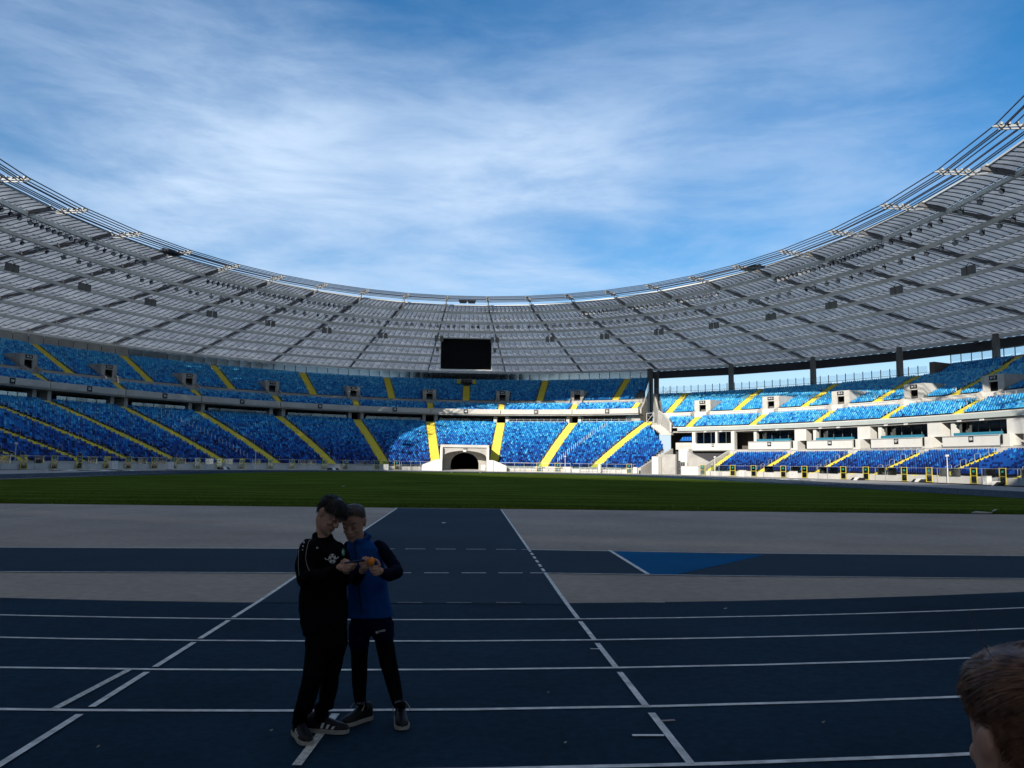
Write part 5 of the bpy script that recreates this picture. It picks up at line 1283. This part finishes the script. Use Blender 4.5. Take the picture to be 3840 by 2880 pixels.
for so_, base_, d_, sd_, sg in ((s1, b1_, d1, q1, 1), (s2, b2_, d2, q2, 1)):
    side = sd_ if (CAM_POS-base_).dot(sd_) > 0 else -sd_; bv = bvh_of(so_); mb = MB()
    for i in range(3):
        c = base_+d_*(.095+.036*i); quad = []
        for u_, z_ in ((0, .032), (.018, .032), (.030, .066-.008*i), (.012, .066-.008*i)):
            p = c+d_*u_+Vector((0, 0, z_))+side*.2; h = bv.ray_cast(p, -side)
            if h[0] is None: quad = None; break
            quad.append(h[0]+side*.003)
        if quad: mb.poly(quad)
    if mb.f: mb.build('stripes', white_print, so_)
bv = bvh_of(jackA)
ex, ey, er = 1246, 2095, 17
decal('football_print', boyA, bv, [[(ex+er*.85*math.cos(a), ey+er*1.08*math.sin(a)) for a in [2*math.pi*i/18 for i in range(18)]]]+ribbon([(1218, 2092), (1222, 2098), (1231, 2098)], 3)+ribbon([(1261, 2094), (1265, 2093), (1269, 2088)], 3), white_print)
pent = lambda cx, cy, r_, ph: [(cx+r_*math.cos(ph+2*math.pi*i/5), cy+r_*1.1*math.sin(ph+2*math.pi*i/5)) for i in range(5)]
decal('football_patches', boyA, bv, [pent(ex, ey, 6, -1.57)]+[pent(ex+er*.62*math.cos(a), ey+er*.82*math.sin(a), 3.6, a) for a in [-.94+2*math.pi*i/5 for i in range(5)]], black_plate, .0045)
decal('club_crest', boyA, bv, [[(1287+7*math.cos(a), 2071+15*math.sin(a)) for a in [2*math.pi*i/14 for i in range(14)]]], mat('crest_green', (.03, .20, .13), .7))
decal('crest_mark', boyA, bv, [[(1285+3*math.cos(a), 2070+9*math.sin(a)) for a in [2*math.pi*i/10 for i in range(10)]]], white_print, .0045)
decal('brand_mark', boyA, bv, text_polys('JA', 1190, 2054, 8), white_print)
decal('shoulder_dots', boyA, bv, [[(x+r_*math.cos(a), y+r_*math.sin(a)) for a in [2*math.pi*i/10 for i in range(10)]] for x, y, r_ in ((1152, 2008, 6), (1144, 2020, 4.5), (1140, 2034, 3.8), (1137, 2048, 3.2), (1135, 2062, 2.6))], mat('grey_print', (.30, .30, .31), .7))
decal('piping', boyA, bv, ribbon([(1171, 2016), (1157, 2032), (1150, 2062), (1146, 2092), (1150, 2118), (1160, 2142)], 1.8)+ribbon([(1124, 2030), (1120, 2080), (1119, 2120), (1122, 2158)], 1.8), mat('grey_piping', (.26, .25, .24), .7))

# ---------- right boy, blue waistcoat over navy sleeves, shorts and tights
YB = 5.68
def PB(x, y, dy=0.0): return ypt(x, y, YB+dy)
MBm = frame((-.16, -.86, -.42), (-.10, -.35, .92)); CB = PB(1326, 1957, -.02); KB = 1.03
mb = MB(); head_geo(mb, CB, MBm, KB)
limb(mb, [CB+MBm@Vector((0, -.02, -.05)), PB(1342, 2015, .03), PB(1350, 2050, .04)], [.045, .046, .055], 14)
limb(mb, [PB(1352, 2050, .04), PB(1362, 2140, .03), PB(1376, 2240, .02), PB(1382, 2300, .02)], [.07, .075, .065, .05])
limb(mb, [PB(1420, 2048, .02), PB(1460, 2092, -.03), PB(1486, 2140, -.10)], [.033, .032, .032]); limb(mb, [PB(1486, 2140, -.1), PB(1462, 2152, -.19), PB(1440, 2150, -.25)], [.035, .03, .025])
limb(mb, [PB(1310, 2052, .04), PB(1322, 2120, .0), PB(1334, 2172, -.12), PB(1354, 2150, -.24)], [.042, .038, .034, .025])
limb(mb, [PB(1432, 2340), PB(1455, 2480, -.03), PB(1480, 2580, -.03)], [.045, .03, .026]); limb(mb, [PB(1346, 2340), PB(1348, 2490, .0), PB(1348, 2580, .01)], [.045, .03, .026])
hand(mb, PB, (1367, 2124, -.275), (1355, 2148, -.245), [[(1358, 2113, -.295), (1361, 2099, -.30), (1363, 2090, -.295)], [(1366, 2112, -.295), (1370, 2097, -.30), (1372, 2087, -.295)], [(1374, 2113, -.29), (1379, 2099, -.295), (1381, 2090, -.29)], [(1380, 2116, -.285), (1386, 2105, -.29), (1388, 2098, -.285)]], [(1356, 2121, -.29), (1349, 2113, -.30), (1351, 2105, -.30)])
hand(mb, PB, (1415, 2137, -.275), (1440, 2150, -.25), [[(1412, 2124, -.30), (1397, 2125, -.31), (1384, 2127, -.305)], [(1413, 2134, -.305), (1398, 2136, -.31), (1386, 2136, -.305)], [(1415, 2145, -.30), (1402, 2147, -.305), (1391, 2145, -.30)], [(1419, 2154, -.295), (1408, 2156, -.30), (1398, 2154, -.295)]], [(1423, 2118, -.29), (1417, 2103, -.295), (1406, 2096, -.295)])
boyB = remesh(mb, 'person', skin_mat, .0045, 2); tag(boyB, 'smiling boy in blue waistcoat with dark sleeves and shorts, holding an orange ball', 'person', 'children standing on the track')
face_details(boyB, CB, MBm, KB, .007)
hB = hair_mat('short_brown_hair', (.030, .020, .013), (.075, .052, .036))
covB = COV([.80, .84, .98, 1.2, 1.3, 1.42, 1.95, 2.02])
strands('hair', boyB, CB, MBm, KB, hB, 3600, lambda th, ph: .016, covB, lambda th, ph, p: Vector((p.x, .8, -.2)), 8, lift=.006, wid=.0014)
mb = MB(); rings(mb, [row_px(PB, *r, .03) for r in ((2022, 1314, 1388, .065), (2034, 1302, 1410, .085), (2052, 1298, 1432, .10), (2110, 1300, 1440, .112), (2180, 1302, 1450, .116), (2250, 1303, 1462, .122), (2310, 1303, 1474, .126))])
limb(mb, [PB(1308, 2020, -.02), PB(1350, 2032, -.055), PB(1386, 2012, -.01), PB(1372, 2002, .05)], [.018, .018, .02, .02])
vest = remesh(mb, 'waistcoat', blue_cloth, .0085, 3, .008, 9, 7.0, boyB)
mb = MB(); limb(mb, [PB(1420, 2050, .02), PB(1460, 2092, -.03), PB(1488, 2142, -.10)], [.050, .044, .043]); limb(mb, [PB(1489, 2142, -.1), PB(1463, 2156, -.19), PB(1440, 2151, -.25)], [.046, .041, .032])
remesh(mb, 'sleeve', navy_cloth, .0085, 3, .007, 12, 2.0, boyB)
mb = MB(); limb(mb, [PB(1312, 2052, .04), PB(1322, 2120, .0), PB(1335, 2174, -.12), PB(1354, 2150, -.24)], [.05, .046, .043, .032]); remesh(mb, 'sleeve', navy_cloth, .0085, 3, .006, 12, 3.0, boyB)
mb = MB(); rings(mb, [row_px(PB, *r, .02) for r in ((2275, 1326, 1450, .092), (2315, 1322, 1456, .10), (2345, 1316, 1462, .10), (2368, 1318, 1466, .092))])
limb(mb, [PB(1434, 2340), PB(1440, 2388, -.01)], [.078, .073]); limb(mb, [PB(1350, 2345), PB(1347, 2415, .0)], [.078, .072])
shorts = remesh(mb, 'shorts', shorts_cloth, .0085, 3, .008, 10, 5.0, boyB)
mb = MB(); limb(mb, [PB(1434, 2360), PB(1455, 2480, -.03), PB(1465, 2520, -.03), PB(1480, 2580, -.03), PB(1492, 2640, -.035), ankle(gpt(1495, 2690), gpt(1509, 2748), .25)+Vector((0, 0, .03)), ankle(gpt(1495, 2690), gpt(1509, 2748), .25)-Vector((0, 0, .03))], [.064, .058, .054, .049, .036, .033, .03]); tl = remesh(mb, 'tights_leg', tights_cloth, .008, 2, .003, 14, 1.0, boyB)
mb = MB(); limb(mb, [PB(1347, 2380), PB(1348, 2490, .0), PB(1348, 2560, .01), PB(1351, 2635, .02), ankle(gpt(1378, 2706), gpt(1281, 2735), .25)+Vector((0, 0, .03)), ankle(gpt(1378, 2706), gpt(1281, 2735), .25)-Vector((0, 0, .03))], [.064, .055, .050, .038, .033, .03]); tr_ = remesh(mb, 'tights_leg', tights_cloth, .008, 2, .003, 14, 2.0, boyB)
shoe(boyB, gpt(1378, 2706), gpt(1281, 2735), .25, shoe_black, sole_pale, .044, True); shoe(boyB, gpt(1495, 2690), gpt(1509, 2748), .25, shoe_black, sole_pale, .046, True)
bv = bvh_of(vest); decal('zip', boyB, bv, ribbon([(1331, 2040), (1334, 2070), (1338, 2130), (1346, 2210), (1358, 2302)], 6), black_plate)
decal('brand_print', boyB, bvh_of(shorts), text_polys('JAKO', 1432, 2366, 11, -.18)+[[(1413+4.5*math.cos(a), 2371+5*math.sin(a)) for a in [2*math.pi*i/10 for i in range(10)]]], white_print)
decal('sock_print', boyB, bvh_of(tr_), text_polys('JAKO', 1350, 2637, 12, -.05, 1.3), mat('faint_print', (.22, .22, .26), .7)); decal('sock_print', boyB, bvh_of(tl), text_polys('JAKO', 1497, 2630, 12, -.2, 1.2), MATS['faint_print'])
# phone and orange ball held in the hands
mb = MB(); mb.box(-.062, .062, -.033, .033, -.004, .004); ph = mb.build('mobile_phone', mat('blue_phone', (.012, .03, .11), .25), None, PA(1330, 2107, -.275)); ph.rotation_euler = (R(-14), R(-9), R(6)); tag(ph, 'thin dark blue mobile phone held between the two boys', 'phone')
bev = ph.modifiers.new('bevel', 'BEVEL'); bev.width = .003; bev.segments = 2
mb = MB(); mb.box(-.057, .057, -.030, .030, .0042, .0050); mb.build('screen', mat('phone_screen', (.01, .012, .02), .1), ph)
mb = MB(); ball(mb, (0, 0, 0), .021, .022, .030, None, 18); ob_ = mb.build('orange_ball', mat('orange_rubber', (.85, .24, .012), .45, noise=.1, nscale=30), None, PB(1393, 2106, -.315), smooth=True); tag(ob_, 'small orange ball held by the boy in blue', 'ball')

# ---------- boy close to the camera, back of the head at the lower right
YC = 1.12
CC = ypt(3910, 2790, YC); MC = frame((.07, .99, -.04), (0, .05, 1)); KC = 1.14
GZ = zg(CC.x, CC.y)
mb = MB(); head_geo(mb, CC, MC, KC)
nb = CC+Vector((.03, -.03, -.17)); limb(mb, [CC+MC@Vector((0, -.02, -.05)), nb], [.055, .058], 14)
hp = Vector((nb.x, nb.y, GZ+.80)); rt = Vector((.72, .69, 0))
limb(mb, [nb, nb+Vector((0, 0, -.22)), hp], [.07, .1, .09])
for s in (-1, 1):
    sh = nb+rt*s*.15+Vector((0, 0, -.06)); el = sh+rt*s*.06+Vector((0, 0, -.27)); wr = el+Vector((-.05, .05, -.22))
    limb(mb, [sh, el, wr], [.045, .038, .026]); limb(mb, [wr, wr+Vector((-.01, .01, -.09))], [.026, .03])
    for i in range(4): limb(mb, [wr+Vector((-.01, .01, -.09))+rt*(i-1.5)*.016, wr+Vector((-.015, .02, -.15))+rt*(i-1.5)*.017], [.008, .007], 8)
    limb(mb, [wr+Vector((-.02, .03, -.06)), wr+Vector((-.045, .05, -.11))], [.01, .008], 8)
    kn = hp+rt*s*.085+Vector((-.02, .03, -.36)); an = Vector((hp.x, hp.y, GZ+.09))+rt*s*.10; limb(mb, [hp+rt*s*.08, kn, an], [.075, .055, .036])
boyC = remesh(mb, 'person', skin_mat, .0045, 2); tag(boyC, 'light brown haired child seen from behind close to the camera at the lower right', 'person')
mb = MB(); rings(mb, [(nb+Vector((0, 0, z)), rt*w_, Vector((-.69, .72, 0))*d_) for z, w_, d_ in ((-.02, .07, .07), (-.06, .16, .09), (-.14, .18, .11), (-.30, .175, .115), (-.48, .18, .12), (-.56, .175, .115))])
for s in (-1, 1):
    sh = nb+rt*s*.15+Vector((0, 0, -.07)); el = sh+rt*s*.06+Vector((0, 0, -.26)); wr = el+Vector((-.05, .05, -.22)); limb(mb, [sh, el, wr], [.062, .053, .04])
remesh(mb, 'jacket', navy_cloth, .01, 3, .008, 9, 3.0, boyC)
mb = MB(); rings(mb, [(hp+Vector((0, 0, z)), rt*.165, Vector((-.69, .72, 0))*.11) for z in (.1, .0, -.06)])
for s in (-1, 1):
    kn = hp+rt*s*.085+Vector((-.02, .03, -.36)); an = Vector((hp.x, hp.y, GZ+.10))+rt*s*.10; limb(mb, [hp+rt*s*.08, kn, an], [.085, .067, .05])
remesh(mb, 'trousers', black_cloth, .01, 3, .008, 10, 6.0, boyC)
for s in (-1, 1):
    a_ = Vector((hp.x, hp.y, 0))+rt*s*.10; shoe(boyC, a_+Vector((.05, -.06, 0)), a_+Vector((-.12, .15, 0)), .25, shoe_black, sole_pale)
hC = hair_mat('light_brown_hair', (.075, .030, .016), (.27, .13, .07), .3)
covC = COV([.9, .95, 1.1, 1.28, 1.30, 1.38, 2.0, 2.05])
def combC(th, ph, p):
    a = math.atan2(p.x, p.y+.05); return Vector((math.cos(a)*.9+p.x*4, -math.sin(a)*.5+p.y*1.5+.25, -.55 if th > .5 else -.1))
strands('hair', boyC, CC, MC, KC, hC, 26000, lambda th, ph: .040 if th < 1.0 else .022, covC, combC, 21, lift=.006, wid=.0006, segs=5, jit=.13, stand=(.02, .16))
mb = MB(); tp = CC+MC@Vector((-.05, -.01, .098)); mb.tube([tp, tp+Vector((-.02, .0, .022)), tp+Vector((-.036, 0, .05)), tp+Vector((-.048, 0, .085))], [.0006, .0005, .0004, .0002], 4); mb.tube([tp+Vector((0, 0, -.01)), tp+Vector((-.028, 0, .0)), tp+Vector((-.03, 0, -.03))], [.0005, .0004, .0002], 4); mb.build('loose_strand', hC, boyC)
